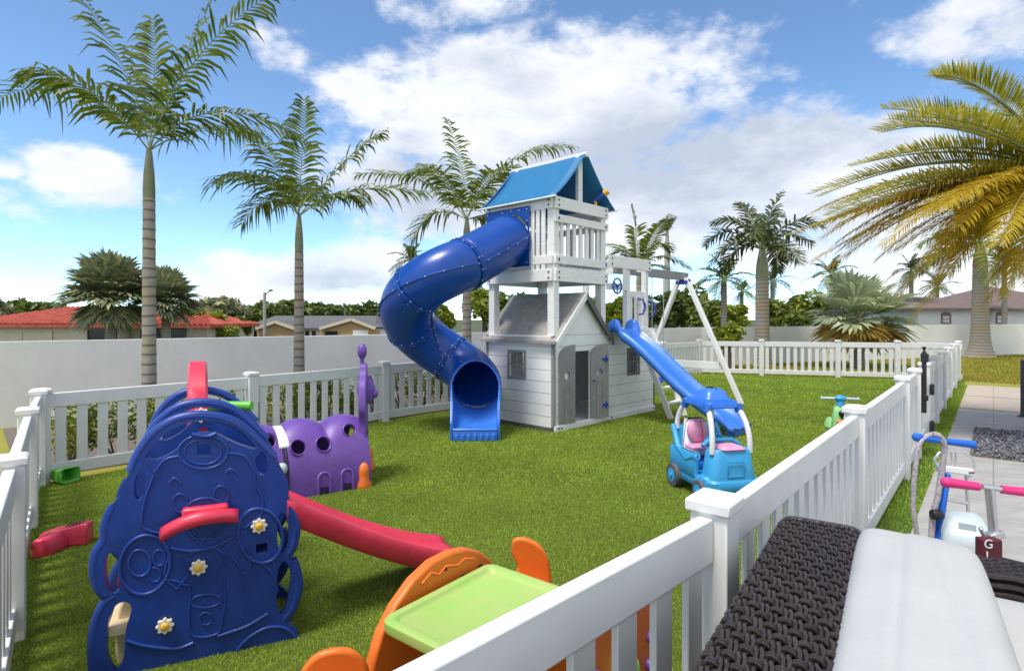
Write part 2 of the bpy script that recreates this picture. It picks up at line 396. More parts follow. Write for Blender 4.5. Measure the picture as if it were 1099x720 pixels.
M['pave'] = tile_material('grey_porcelain_paving', (.42,.40,.385), (.31,.30,.29), (.22,.21,.20), 1.2, .6, -FA)
M['pave_beige'] = tile_material('beige_paving', (.52,.44,.35), (.43,.36,.29), (.3,.26,.2), 2.4, 1.2, -FA)

def redtile():
    m = bpy.data.materials.new('red_roof_tile'); m.use_nodes=True; nt=m.node_tree; N=nt.nodes; L=nt.links; b=N['Principled BSDF']
    tc=N.new('ShaderNodeTexCoord'); n=N.new('ShaderNodeTexNoise'); n.inputs['Scale'].default_value=3; n.inputs['Detail'].default_value=6
    L.new(tc.outputs['Object'], n.inputs['Vector'])
    cr=N.new('ShaderNodeValToRGB'); cr.color_ramp.elements[0].position=.3; cr.color_ramp.elements[0].color=(.30,.05,.03,1); cr.color_ramp.elements[1].position=.7; cr.color_ramp.elements[1].color=(.50,.10,.06,1)
    L.new(n.outputs['Fac'],cr.inputs[0]); L.new(cr.outputs[0], b.inputs['Base Color']); b.inputs['Roughness'].default_value=.75
    return m
M['tile_red'] = redtile()
# ================================================================== THE SETTING
MB().prism([(-700,-60),(700,-60),(700,1400),(-700,1400)], (0,0,-1.45), (1,0,0), (0,1,0), (0,0,-.2)).build('ground', M['earth'])['kind'] = 'structure'
WALLPTS = [(-16.0,2.0),(-7.58,8.55),(-2.95,12.2),(2.5,16.5),(6.5,19.8),(21.0,25.4),(44.0,34.0)]
MB().prism([(-16,-8),(50,-8),(50,36)] + [(x,y+.1) for x,y in WALLPTS[::-1]], (0,0,-.02), (1,0,0), (0,1,0), (0,0,-1.6)).build('lawn', M['lawn'])['kind'] = 'structure'
# artificial turf
RF0, RFD, RFN = V((.66,1.88,0)), V((.64,.768,0)).normalized(), V((.768,-.64,0)).normalized()
NEAR = [(-.94,.28),(.66,1.88)]
LF = [(-1.4,1.46),(-2.51,2.89),(-3.72,4.44),(-4.55,5.55)]
BF = [(-4.6,5.65),(-3.28,7.27),(-1.99,9.0),(-.4,10.6),(1.1,12.2),(2.55,13.75),(4.0,15.3),(5.44,16.8)]
FF = [(5.44,16.8),(7.03,16.284),(8.85,15.694),(10.18,15.262),(11.6,14.8)]
TURF = [(-1.0,.2)] + LF + BF[1:] + FF[1:] + [(.66,1.88)]
MB().prism(TURF, (0,0,.0), (1,0,0), (0,1,0), (0,0,-.015)).build('turf_ground', M['turfbase'])['kind'] = 'structure'

def inside(px, py, poly):
    c = np.zeros(len(px), bool); n = len(poly)
    for i in range(n):
        x1,y1 = poly[i]; x2,y2 = poly[(i+1)%n]
        cond = (y1 > py) != (y2 > py)
        xi = (x2-x1)*(py-y1)/((y2-y1) if y2 != y1 else 1e-9) + x1
        c ^= cond & (px < xi)
    return c
def blades(name, poly, bands, m, label, cat, seed=1, z=0.0):
    rg = np.random.default_rng(seed); vs = []
    xs = [p[0] for p in poly]; ys = [p[1] for p in poly]
    for (ya, yb, dens, w, h) in bands:
        y0, y1 = max(ya, min(ys)), min(yb, max(ys))
        if y1 <= y0: continue
        n = int((max(xs)-min(xs))*(y1-y0)*dens)
        x = rg.uniform(min(xs), max(xs), n); y = rg.uniform(y0, y1, n)
        k = inside(x, y, poly) & (np.abs(x) < y*1.0 + 1.2); x, y = x[k], y[k]; n = len(x)
        a = rg.uniform(0, 2*np.pi, n); hh = h*rg.uniform(.55, 1.25, n); ww = w*rg.uniform(.7, 1.3, n)
        la = rg.uniform(0, 2*np.pi, n); ll = hh*rg.uniform(.1, .95, n)
        ll += 0
        tri = np.empty((n,3,3))
        tri[:,0] = np.c_[x-np.cos(a)*ww/2, y-np.sin(a)*ww/2, np.full(n,z)]
        tri[:,1] = np.c_[x+np.cos(a)*ww/2, y+np.sin(a)*ww/2, np.full(n,z)]
        tri[:,2] = np.c_[x+np.cos(la)*ll, y+np.sin(la)*ll, z+hh]
        vs.append(tri)
    t = np.concatenate(vs).reshape(-1,3); n = len(t)//3
    me = bpy.data.meshes.new(name); me.vertices.add(3*n); me.vertices.foreach_set('co', t.ravel())
    me.loops.add(3*n); me.loops.foreach_set('vertex_index', np.arange(3*n, dtype=np.int32))
    me.polygons.add(n); me.polygons.foreach_set('loop_start', np.arange(0,3*n,3, dtype=np.int32))
    me.update(calc_edges=True); me.materials.append(m)
    o = bpy.data.objects.new(name, me); col.objects.link(o)
    return tag(o, label, cat, kind='stuff')
blades('artificial_turf', TURF, [(0,2.6,34000,.0042,.0105),(2.6,3.8,26000,.0048,.011),(3.8,5.5,16000,.006,.013),(5.5,8,6500,.010,.018),(8,12,2800,.015,.02),(12,17,1500,.022,.02)], M['blade'],
       'bright green artificial grass carpeting the fenced play yard', 'grass')
LP_ = [(5.6,17.0),(7.1,16.5),(8.9,15.9),(10.2,15.45),(11.75,14.9),(13.0,13.4),(26,13.4),(26,27.0),(21,25.2),(6.7,19.7)]
blades('lawn_grass', LP_, [(13,17,700,.022,.05),(17,21,450,.03,.055),(21,27,250,.04,.06)], M['lawnblade'], 'yellow green lawn grass between the far fence and the wall', 'grass', 6, -.02)
# mulch bed along the left wall
MB().prism([(-4.9,5.75),(-3.4,7.45),(-2.1,9.15),(5.3,17.0),(3.9,17.4),(-2.9,11.9),(-7.4,8.4)], (0,0,.0), (1,0,0), (0,1,0), (0,0,-.015)).build('mulch_bed', M['mulch'])['kind'] = 'structure'
# paving outside the right fence
def along(t, s, z=0): p = RF0 + RFD*t + RFN*s; return (p.x, p.y)
MB().prism([along(-3,.22), along(11.2,.22), along(11.2,7.5), along(-3,7.5)], (0,0,-.004), (1,0,0), (0,1,0), (0,0,-.012)).build('patio_paving', M['pave'])['kind'] = 'structure'
for i,(a,b) in enumerate(((11.32,13.35),(13.47,15.9))):
    MB().prism([along(a,.22), along(b,.22), along(b,7.5), along(a,7.5)], (0,0,.004), (1,0,0), (0,1,0), (0,0,-.03)).build('beige_path', M['pave_beige'])['kind'] = 'structure'
blades('turf_edging', [along(-3,.02), along(16,.02), along(16,.22), along(-3,.22)], [(-3,5,9000,.007,.025),(5,14,3500,.012,.03)], M['blade'], 'strip of green turf between the fence and the paving', 'grass', 5, -.01)
MB().prism([along(-3,.0), along(16,.0), along(16,.22), along(-3,.22)], (0,0,-.006), (1,0,0), (0,1,0), (0,0,-.01)).build('turf_strip', M['strip'])['kind'] = 'structure'
# gravel bed
GP = [(V(along(6.75,.48))), V(along(8.95,.48)), V(along(8.95,5.5)), V(along(6.75,5.5))]
MB().prism([tuple(p) for p in GP], (0,0,.003), (1,0,0), (0,1,0), (0,0,-.01)).build('gravel_bed', M['mulch'])['kind'] = 'structure'
rg = random.Random(3); mb = MB()
for i in range(5200):
    t, s_ = rg.uniform(6.77,8.93), rg.uniform(.5,3.2); x, y = along(t, s_); r = rg.uniform(.013,.030)
    M3 = Matrix.Rotation(rg.uniform(0,6.3),3,V((rg.gauss(0,1),rg.gauss(0,1),rg.gauss(0,1))).normalized())
    pts = [M3 @ V(q) for q in ((r,0,0),(-r*.9,0,0),(0,r*.75,0),(0,-r*.8,0),(0,0,r*.55),(0,0,-r*.6))]
    mb.add([p + V((x,y,.012+rg.uniform(0,.012))) for p in pts], [(0,2,4),(2,1,4),(1,3,4),(3,0,4),(2,0,5),(1,2,5),(3,1,5),(0,3,5)])
tag(mb.build('gravel', M['stone'], fix=False), 'rectangle of dark grey gravel set in the paving', 'gravel', kind='stuff')

# ---- perimeter wall
root = thing('perimeter_wall', 'long low rendered masonry wall enclosing the yard behind the palms', 'wall', (WALLPTS[0][0], WALLPTS[0][1], 0))
hts = [1.25,1.255,1.255,1.28,1.30,1.345,1.36]
for i in range(len(WALLPTS)-1):
    (xa,ya),(xb,yb) = WALLPTS[i], WALLPTS[i+1]; d = V((xb-xa,yb-ya,0)).normalized(); n = V((-d.y,d.x,0))*.2
    a, b = V((xa,ya,0)), V((xb,yb,0)); h0, h1 = hts[i], hts[i+1]
    rings = [[p, p+n, p+n+V((0,0,h)), p+V((0,0,h))] for p, h in ((a,h0),(b,h1))]
    for r in rings:
        for j in (0,1): r[j].z = -.3
    MB().loft(rings).build('wall_section', M['wall'], root)
    c0, c1 = a+V((0,0,h0+.012)), b+V((0,0,h1+.012))

# ---- fences
def post_mesh(root, p, d, h, zb=-.05):
    p = V((p[0],p[1],0)); d = V(d)
    o = MB().beam(p+V((0,0,zb)), p+V((0,0,h-.045)), .12, .12, up=d).build('post', M['vinyl'], root, bevel=.006)
    s = V((-d.y,d.x,0)); mb = MB(); rr = []
    for (w,z) in ((.066,h-.05),(.072,h-.046),(.072,h-.012),(.060,h-.002),(.012,h+.006)):
        rr.append([p+d*(w*i)+s*(w*j)+V((0,0,z)) for i,j in ((-1,-1),(1,-1),(1,1),(-1,1))])
    mb.loft(rr).build('post_cap', M['vinyl'], o, bevel=.004)
    return o
def section(root, a, b, h, name='fence_panel', gap0=.06, zrail=.05, inset=.06):
    a, b = V((a[0],a[1],0)), V((b[0],b[1],0)); L_ = (b-a).length; d = (b-a)/L_
    a2, b2 = a+d*gap0, b-d*gap0
    zt = h-.06
    n = max(3, int(round((L_-2*gap0)/.185))); mb = MB(); st = (L_-2*gap0)/n
    for i in range(n):
        c = a2 + d*(st*(i+.5)); mb.beam(c+V((0,0,zrail+.10)), c+V((0,0,zt-.10)), .09, .022, up=V((-d.y,d.x,0)))
    pan = mb.build(name, M['vinyl'], root, bevel=.003, seg=1)
    MB().beam(a2+V((0,0,zt-.07)), b2+V((0,0,zt-.07)), .05, .14).build('top_rail', M['vinyl'], pan, bevel=.006)
    MB().beam(a2+V((0,0,zrail+.06)), b2+V((0,0,zrail+.06)), .05, .12).build('bottom_rail', M['vinyl'], pan, bevel=.006)
def fence(pts, h0, h1, label, posts=None, skip=()):
    root = thing('picket_fence', label, 'fence', (pts[0][0],pts[0][1],0))
    n = len(pts)
    for i, p in enumerate(pts):
        q = pts[min(i+1,n-1)]; o = pts[max(i-1,0)]
        if i == n-1: q, o = p, pts[i-1]
        elif True: o = p
        d = V((q[0]-o[0], q[1]-o[1], 0)).normalized()
        h = h0 + (h1-h0)*i/(n-1)
        if posts is None or i in posts: post_mesh(root, p, d, h)
        if i < n-1 and i not in skip: section(root, p, pts[i+1], h + (h1-h0)*.5/(n-1))
    return root
fence(LF, .92, .92, 'white vinyl picket fence at the left edge beside the red toy on the grass')
fence(BF, .92, 1.0, 'white vinyl picket fence running behind the purple crawl toy and the tube slide')
fence(FF, 1.01, 1.03, 'white vinyl picket fence at the far end of the yard in front of the lawn', posts=(1,2,3))
rp = lambda t: (RF0.x+RFD.x*t, RF0.y+RFD.y*t)
T2, T3, TL, TG = 2.51, 5.10, 6.25, 7.45
TE = (V((11.6,14.8,0))-RF0).length
RP = [(-.94-.55,.28-.55),NEAR[1]] + [rp(t) for t in (T2,T3,TL,TG,9.1,10.9,12.8,14.8,TE)]
fence(RP, 1.03, 1.03, 'white vinyl picket fence beside the patio running away from the wicker sofa', skip=(4,))
gate = thing('fence_gate', 'white picket gate with black latch and hinges in the patio fence', 'gate', (*rp(TL+.1),0), math.atan2(RFD.y,RFD.x))
section(gate, rp(TL+.09), rp(TG-.08), 1.03, 'gate_panel', gap0=.03, zrail=.06)
def bk(t, s, z): return RF0 + RFD*t + RFN*s + V((0,0,z))
lt = MB().beam(bk(TL+.02,.085,.52), bk(TL+.02,.085,1.22), .05, .045, up=RFN)
lt.beam(bk(TL+.02,.09,1.10), bk(TL+.02,.09,1.20), .07, .075, up=RFN); lt.lathe([(.012,0),(.012,.03),(.022,.035),(.022,.055),(.008,.06)], bk(TL+.02,.085,1.22), 10)
lt.beam(bk(TL+.02,.10,.66), bk(TL+.02,.10,.72), .055,.05, up=RFN)
lt.build('latch', M['black'], gate, bevel=.004)
for z in (.68,.20):
    h_ = MB().beam(bk(TG-.12,.075,z), bk(TG+.06,.075,z), .03, .13); h_.tube([bk(TG-.045,.095,z-.07), bk(TG-.045,.095,z+.07)], .014, 8)
    h_.build('hinge', M['black'], gate, bevel=.003)

# dark post at the right edge
dp = thing('dark_column', 'dark grey square post at the right edge beside the beige paving', 'post', (*G(1099.5,447)[:2],0))
c = G(1099.5,447)
MB().beam(c, c+V((0,0,.93)), .10, .10, up=RFD).build('column_shaft', M['darkpost'], dp, bevel=.006)
MB().beam(c, c+V((0,0,.02)), .16, .16, up=RFD).build('base_plate', M['darkpost'], dp, bevel=.004)

# ================================================================== PALMS, TREES, SHRUBS
def bez(p, t):
    if len(p) == 3: return p[0]*(1-t)**2 + p[1]*2*t*(1-t) + p[2]*t*t
    return p[0]*(1-t)**3 + p[1]*3*t*(1-t)**2 + p[2]*3*t*t*(1-t) + p[3]*t**3
def frond_mesh(pts, n, L_, w, hang=.4, vee=.25, rs=None, sweep=.6, r0=.02, start=.1, ragged=.12, planes=0.):
    """leaflets (MB) and stalk (MB) of one feather frond"""
    rs = rs or random; lf = MB(); st = MB(); pts = [V(p) for p in pts]; pre = [bez(pts, i/20) for i in range(21)]
    st.tube(pre, [r0*(1-.85*i/20) for i in range(21)], 5)
    for i in range(n):
        t = start + (1-start)*(i+.5)/n
        p = bez(pts, t); tan = (bez(pts, min(1,t+.02)) - bez(pts, t-.02)).normalized()
        sd = tan.cross(V((0,0,1)))
        if sd.length < .15: sd = V((1,0,0))
        sd.normalize(); nr = sd.cross(tan)
        prof = (math.sin(math.pi*min(1, (.07 + t*.88))))**.62
        for s_ in (-1,1):
            if rs.random() < .03: continue
            l = L_*prof*rs.uniform(1-ragged,1+ragged)
            v_ = vee + rs.uniform(-.12,.12) + planes*rs.choice((-1,0,1))
            d = (sd*s_ + tan*(sweep+.5*t*t) + nr*v_).normalized()
            g = V((0,0,-1))*hang*rs.uniform(.7,1.3)
            m_ = p + d*l*.5 + g*l*.16; e = p + d*l*.93 + g*l*.62
            a = tan*(w*.5)
            d2 = (d + tan*rs.uniform(-.16,.16)).normalized(); g = g*rs.uniform(.7,1.4)
            m1 = p + d*l*.30 + g*l*.05; m2 = p + d*l*.5 + d2*l*.18 + g*l*.26; e = p + d*l*.5 + d2*l*.44 + g*l*.62
            lf.add([p-a*.3, p+a*.3, m1+a, m1-a, m2+a*.72, m2-a*.72, e], [(0,1,2,3),(3,2,4,5),(5,4,6)])
    return lf, st
def palm(label, loc, top, r0, r1, fronds, n=40, L_=.5, w=.05, leaf='frond', shaft=.5, shaft_mat='shaft', cat='palm tree', hang=.5, group=None, seed=1, name='palm_tree', flare=1.35, rach='rachis', trunk_mat='trunk', planes=0, vee=.25, lean=0, ragged=.12):
    rs = random.Random(seed); x, y = loc; root = thing(name, label, cat, (x,y,0), 0, group)
    zt = top - shaft; prof = []; k = 40; zb = loc_z.get(label, -.05)
    path = []; rad = []
    for i in range(k+1):
        q = i/k; z = zb + (zt-zb)*q
        r = r1 + (r0-r1)*(1-q) + r0*(flare-1)*math.exp(-q*9) + (.012*r0/.1 if i % 2 else 0)*.35
        path.append((x+lean*q*q, y, z)); rad.append(r)
    MB().tube(path, rad, 14, up=(1,0,0)).build('trunk', M[trunk_mat], root, smooth=30)
    o = V((x+lean,y,top))
    if shaft > .05:
        MB().tube([(x+lean,y,zt-.01),(x+lean,y,zt+shaft*.15),(x+lean,y,zt+shaft*.5),(x+lean,y,top)], [r1*1.02,r1*1.05,r1*.92,r1*.5], 12, up=(1,0,0)).build('crownshaft', M[shaft_mat], root, smooth=60)
    for pts in fronds:
        pp = [o + V(p) for p in pts]
        lf, st = frond_mesh(pp, n, L_, w, hang, vee, rs, planes=planes, ragged=ragged, r0=max(.008, r1*.16))
        f = lf.build('frond', M[leaf if not callable(leaf) else leaf(pts)], root, fix=False)
        st.build('stalk', M[rach], f, smooth=60)
    return root
loc_z = {}
def crown(nf, L_, seed, e0=.95, e1=-.25, droop=.55, phase=0):
    """a rosette of fronds: the young upright in the middle, the old spreading"""
    rs = random.Random(seed); out = []
    for i in range(nf):
        az = phase + i*2.39996 + rs.uniform(-.2,.2); q = i/(nf-1); el = e0*1.45*(1-q) + e1*q + rs.uniform(-.1,.1); l = L_*rs.uniform(.85,1.1)*(.8+.2*math.sin(math.pi*q))
        h = V((math.cos(az), math.sin(az), 0)); d = h*math.cos(el) + V((0,0,math.sin(el)))
        p1 = d*l*.5; p2 = d*l*.85 + h*l*.15 + V((0,0,-droop*l*math.cos(el)*rs.uniform(.7,1.2)))
        out.append([(0,0,0), tuple(p1), tuple(p2)])
    return out
def px(s, items):
    """fronds given in photo pixels right/up from the crown plus metres away from the viewer"""
    out = []
    for (mx_,my,md,ex,ey,ed) in items: out.append([(0,0,0), (mx_/s, md, my/s), (ex/s, ed, ey/s)])
    return out
# three young palms between the back fence and the wall
s1 = FPX/7.6
f1 = px(s1, [(-85,110,.2,-200,70,.5),(-28,95,.3,-100,195,.3),(10,100,.4,42,200,.7),(45,110,-.2,150,172,-.1),(60,75,.0,160,18,.1),
             (20,70,1.0,60,60,1.7),(-20,60,-.7,-45,45,-1.2),(3,70,.1,-6,150,.2)])
palm('tall slender palm at the left with a ringed trunk rising behind the picket fence', (P(160,400,7.6).x,7.6), P(157,162,7.6).z, .088, .070, f1, 38, .58, .050, shaft=.62, seed=11, hang=.85, planes=.22, ragged=.2, flare=1.35)
s2 = FPX/9.0
f2 = px(s2, [(0,60,.1,3,128,.1),(-40,45,.3,-75,-5,.4),(50,45,.2,132,30,.3),(45,75,.3,85,100,.4),(-35,70,.4,-65,95,.6),(20,55,.9,45,35,1.5),(-15,50,-.8,-40,15,-1.4),(15,45,-.8,55,-5,-1.2),(-45,65,.7,-95,60,1.1)])
palm('slim palm left of the blue tube slide with one upright frond', (P(321,420,9.0).x,9.0), P(319,232,9.0).z, .088, .062, f2, 36, .54, .046, shaft=.55, seed=12, hang=.8, planes=.22, ragged=.2)
s3 = FPX/11.5
f3 = px(s3, [(-2,60,.5,-26,124,.9),(-45,65,.3,-125,55,.5),(42,92,.2,116,84,.4),(50,25,.5,100,-10,.9),(-45,30,.2,-68,-35,.3),(35,15,.4,45,-30,.6),(15,55,1.0,30,50,1.8),(-20,55,-.7,-45,35,-1.3),(-30,65,.8,-60,80,1.4),(25,55,-.7,60,40,-1.1)])
palm('palm with feathery fronds standing right behind the blue tube slide', (P(501,400,11.5).x,11.5), P(500,236,11.5).z, .10, .075, f3, 36, .56, .052, shaft=.5, seed=13, hang=.8, planes=.22, ragged=.2)
# palm behind the play tower
s4 = FPX/17.5
f4 = px(s4, [(0,35,.1,-8,70,.1),(20,30,.3,62,2,.5),(-15,40,.2,-40,5,.4),(25,45,.3,40,22,.6),(15,15,-.6,42,-22,-1.2),(-10,30,.6,-28,35,1.4),(10,40,-.8,15,45,-1.5)])
palm('palm half hidden behind the white play tower', (P(686,300,17.5).x,17.5), P(684,290,17.5).z, .12, .09, f4, 36, .5, .06, shaft=.4, seed=14)
# royal palm on the lawn
f5 = px(FPX/19.5, [(2,30,.1,22,62,.1),(-18,42,.2,-48,32,.5),(28,30,.2,60,8,.4),(-30,28,.1,-54,-18,.3),(25,15,.5,30,-22,.9),(-14,35,-.8,-30,5,-1.6),(16,38,-.9,38,18,-1.6),(-22,18,.7,-30,-25,1.2),(12,42,.9,42,48,1.5),(-5,45,.5,-14,55,.9),(10,10,-1.1,14,-20,-1.7),(-32,40,.8,-46,10,1.4),(32,20,.8,50,-8,1.4)])
palm('royal palm with a grey trunk and green crownshaft on the far lawn', (P(818,380,19.5).x,19.5), P(818,268,19.5).z, .24, .20, f5, 46, .62, .075, leaf='frond_dark', shaft=1.0, seed=15, planes=.5, hang=.5, flare=1.35)
# royal palm by the far right wall
palm('stout grey royal palm with a flared base in front of the right wall', (P(1052,380,24).x,24), P(1052,262,24).z, .34, .25, crown(11,3.4,5,droop=.6), 40, .8, .10, leaf='frond', shaft=1.0, shaft_mat='shaft_tan', seed=16, planes=.4, flare=1.75)
# date palm just outside the frame, its fronds reaching in
def dp_px(items): return px(FPX/8.0, items)
fd = dp_px([(-75,115,.0,-138,112,.1),(-70,60,.3,-190,25,.4),(-95,65,-.3,-200,52,-.4),(-100,50,.5,-240,-5,.8),(-110,20,.0,-258,-50,.2),
            (-20,120,-.2,-40,150,-.4),(-60,95,.8,-120,85,1.5),(-60,80,-.8,-100,60,-1.5),(60,100,.2,160,80,.4),(90,50,.0,210,0,.3),(40,80,1.0,90,50,2.0),(50,70,-.9,120,40,-1.7),(-30,100,.8,-60,110,1.5),(-90,35,.9,-190,-20,1.5),(-80,85,.4,-165,90,.6)])
fg = dp_px([(-120,25,.1,-250,-62,.2),(-110,20,-.4,-225,-80,-.6),(-95,25,.6,-200,-60,1.0),(-75,20,-.7,-150,-85,-1.2),(-60,15,.3,-110,-90,.4),(-115,35,.5,-235,-25,.8),(-100,5,.1,-215,-70,.3),(-85,0,-.3,-175,-95,-.5),(-80,-15,.3,-150,-125,.5),(-55,-10,-.6,-95,-120,-.9),(-90,10,-.6,-190,-50,-1.0),(-30,-10,.2,-60,-130,.3),(-95,15,.7,-215,-35,1.1),(60,0,.3,140,-90,.5),(-60,5,.8,-130,-75,1.4),(-110,0,.4,-245,-85,.6),(-70,-10,.0,-130,-105,-.1),(-45,-5,.6,-85,-110,.9),(-105,12,.2,-225,-45,.4)])
rj = random.Random(6)
fd = fd + [[(0,0,0)]+[tuple(c*(1+rj.uniform(-.15,.1))+rj.uniform(-.2,.2) for c in p) for p in f_[1:]] for f_ in fd[:10]]
xd, yd = P(1142,190,8.0).x, 8.0
root = palm('date palm with green upper and golden lower fronds at the right edge', (xd,yd), P(1142,190,8.0).z, .2, .17, fd, 80, .50, .024, leaf='frond_date', shaft=0, seed=17, hang=.12, vee=.45, name='date_palm')
rs = random.Random(4); o = V((xd,yd,P(1142,190,8.0).z))
rj = random.Random(8)
fg = fg + [[(0,0,0)]+[tuple(c*(1+rj.uniform(-.16,.12))+rj.uniform(-.22,.22) for c in p) for p in f_[1:]] for f_ in fg]
for pts in fg:
    lf, st = frond_mesh([o+V(p) for p in pts], 84, .50, .027, .5, .3, rs, r0=.022)
    f = lf.build('frond', M['frond_gold'], root, fix=False); st.build('stalk', M['rachis_gold'], f, smooth=60)

# silver fan palm on the lawn
def fan_leaf(root, o, d, L_, m, rs, seg=25, spread=2.15, fold=.30):
    d = V(d).normalized(); pet = o + d*L_*.5
    f = MB(); sd = d.cross(V((0,0,1))); 
    if sd.length < .1: sd = V((1,0,0))
    sd.normalize(); nr = sd.cross(d)
    for i in range(seg):
        a = (i/(seg-1)-.5)*spread*2; l = L_*.62*(1-.18*abs(i/(seg-1)-.5)*2)*rs.uniform(.9,1.08)
        v = (d*math.cos(a)+sd*math.sin(a)); v = (v + nr*fold*abs(math.sin(a))).normalized()
        w_ = sd*math.cos(a)-d*math.sin(a); ww = l*.078
        k = nr*(ww*.8 if i % 2 else -ww*.4)
        m_ = pet+v*l*.6; e = pet+v*l+V((0,0,-.16*l)) 
        f.add([pet, m_+w_*ww+k, m_-w_*ww+k*.2, e+w_*.002], [(0,1,2),(2,1,3)])
    ob = f.build('fan_leaf', m, root, fix=False)
    MB().tube([o, o+d*L_*.25+V((0,0,.03)), pet], [.03,.022,.014], 5).build('petiole', M['rachis'], ob, smooth=60)
def fan_palm(label, x, y, zt, L_, seed, green='fan', dry='fan_dry', nl=26, zb=-.05, r=.17, name='fan_palm', ndry=8, group=None, el0=1.3):
    rs = random.Random(seed); root = thing(name, label, 'palm tree', (x,y,0), 0, group)
    MB().tube([(x,y,zb),(x,y,zb+(zt-zb)*.35),(x+.03,y,zt-.1),(x,y,zt+.1)], [r*1.25,r,r*.85,r*.6], 12, up=(1,0,0)).build('trunk', M['trunk'], root, smooth=60)
    for i in range(nl):
        q = i/(nl-1); az = i*2.39996+rs.uniform(-.3,.3); el = el0*(1-q)-.3*q + rs.uniform(-.12,.12)
        fan_leaf(root, V((x,y,zt)), (math.cos(az)*math.cos(el), math.sin(az)*math.cos(el), math.sin(el)), L_*rs.uniform(.85,1.08), M[green], rs)
    for i in range(ndry):
        az = i*2.39996+1; el = -.35-.5*rs.random()
        fan_leaf(root, V((x,y,zt-.05)), (math.cos(az)*math.cos(el), math.sin(az)*math.cos(el), math.sin(el)), L_*rs.uniform(.7,.95), M[dry], rs, spread=1.9)
    return root
fan_palm('short silver fan palm with drooping dry leaves on the far lawn', P(921,390,19).x, 19, P(921,342,19).z, 1.75, 8, nl=22, ndry=13)

# broadleaf trees
def crown_mesh(c, rad, nl, leaf, seed, lobes=14, sq=.8):
    rs = random.Random(seed); mb = MB(); c = V(c); L0 = []
    for i in range(lobes):
        a = rs.uniform(0,6.283); z = rs.uniform(-.55,.85); q = math.sqrt(max(0,1-z*z))*rs.uniform(.35,.8)
        L0.append((V((math.cos(a)*q*rad[0], math.sin(a)*q*rad[1], z*rad[2]*.75)), rs.uniform(.28,.5)))
    for i in range(nl):
        lc, lr = rs.choice(L0); v = V((rs.gauss(0,1),rs.gauss(0,1),rs.gauss(0,1))).normalized()
        p = c + lc + V((v.x*rad[0],v.y*rad[1],v.z*rad[2]))*lr*rs.uniform(.72,1.08)
        u_ = V((rs.gauss(0,1),rs.gauss(0,1),rs.gauss(0,.6))).normalized(); w_ = u_.cross(V((rs.gauss(0,1),rs.gauss(0,1),rs.gauss(0,1)))).normalized()
        l = leaf*rs.uniform(.6,1.3)
        mb.add([p-u_*l, p+w_*l*.42-u_*l*.1, p+u_*l, p-w_*l*.42-u_*l*.1], [(0,1,2,3)])
    return mb, L0
def tree(label, x, y, zc, rad, nl, leaf, m, seed, zb=-1.4, group=None, name='leafy_tree', tr=.14, cat='tree', lobes=14):
    root = thing(name, label, cat, (x,y,zb), 0, group)
    mb, L0 = crown_mesh((x,y,zc), rad, nl, leaf, seed, lobes); mb.build('crown', M[m], root, fix=False)
    t = MB().tube([(x,y,zb),(x+.05,y,zb+(zc-zb)*.5),(x,y,zc-rad[2]*.2)], [tr*1.3,tr,tr*.6], 9, up=(1,0,0))
    for lc, lr in L0[:6]: t.tube([V((x,y,zc-rad[2]*.5)), V((x,y,zc))+lc*.5, V((x,y,zc))+lc], [tr*.5,tr*.32,tr*.12], 6)
    t.build('trunk', M['bark'], root, smooth=60)
    return root
def ptree(label, u, vtop, vbot, ru, y, m, seed, group=None, nl=2400, leaf=None, zb=-1.4, name='leafy_tree', lobes=14):
    """crown spanning vtop..vbot and u+-ru as seen in the photo, at distance y"""
    zt, z0 = P(u,vtop,y).z, P(u,vbot,y).z; rx = ru*y/FPX
    return tree(label, P(u,342,y).x, y, (zt+z0)/2, (rx, rx, (zt-z0)/2), nl, leaf or y*.0085, m, seed, zb, group, name, lobes=lobes)
GT = 'trees beyond the wall'
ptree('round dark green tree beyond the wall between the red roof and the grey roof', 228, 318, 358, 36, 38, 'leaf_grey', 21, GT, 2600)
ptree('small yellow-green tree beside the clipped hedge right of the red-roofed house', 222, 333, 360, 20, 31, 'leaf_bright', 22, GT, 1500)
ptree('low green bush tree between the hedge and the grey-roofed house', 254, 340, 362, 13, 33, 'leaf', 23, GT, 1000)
hd = thing('clipped_hedge', 'clipped bright green hedge right of the red-roofed house', 'hedge', (P(240,352,30).x,30,-1.4))
mb = MB(); rs = random.Random(5)
for i in range(3200):
    p = V((P(240,352,30).x+rs.uniform(-.65,.65), 30+rs.uniform(-.4,.4), rs.uniform(-.2,P(240,350,30).z)))
    a_ = V((rs.gauss(0,1),rs.gauss(0,1),rs.gauss(0,1))).normalized()*.09; b_ = a_.orthogonal().normalized()*.05
    mb.add([p-a_,p+b_,p+a_,p-b_],[(0,1,2,3)])
mb.build('foliage', M['leaf_bright'], hd, fix=False)
k = 0
for (u, vt, ru, y) in ((290,325,16,52),(318,322,18,55),(345,326,18,54),(372,328,17,56),(400,325,20,52),(268,330,12,50)):
    ptree('low green tree in the distant row behind the grey roof', u, vt, 350, ru, y, 'leaf' if k % 2 else 'leaf_dark', 30+k, 'distant tree row behind the grey roof', 1500); k += 1
for (u, vt, ru, y) in ((18,322,14,60),(50,324,22,58)):
    ptree('low green tree showing above the red roof at the far left', u, vt, 348, ru, y, 'leaf', 40+k, 'trees above the red roof', 1200); k += 1
for (u,vt,vb,ru,y,m) in ((455,322,362,20,22,'leaf'),(520,308,362,26,21,'leaf_bright'),(552,312,362,24,21,'leaf'),(585,318,362,22,22,'leaf'),(470,326,362,16,24,'leaf_bright')):
    ptree('dense green tree over the wall seen below the tower deck', u, vt, vb, ru, y, m, 50+k, 'trees over the wall behind the tower', 2600, .14); k += 1
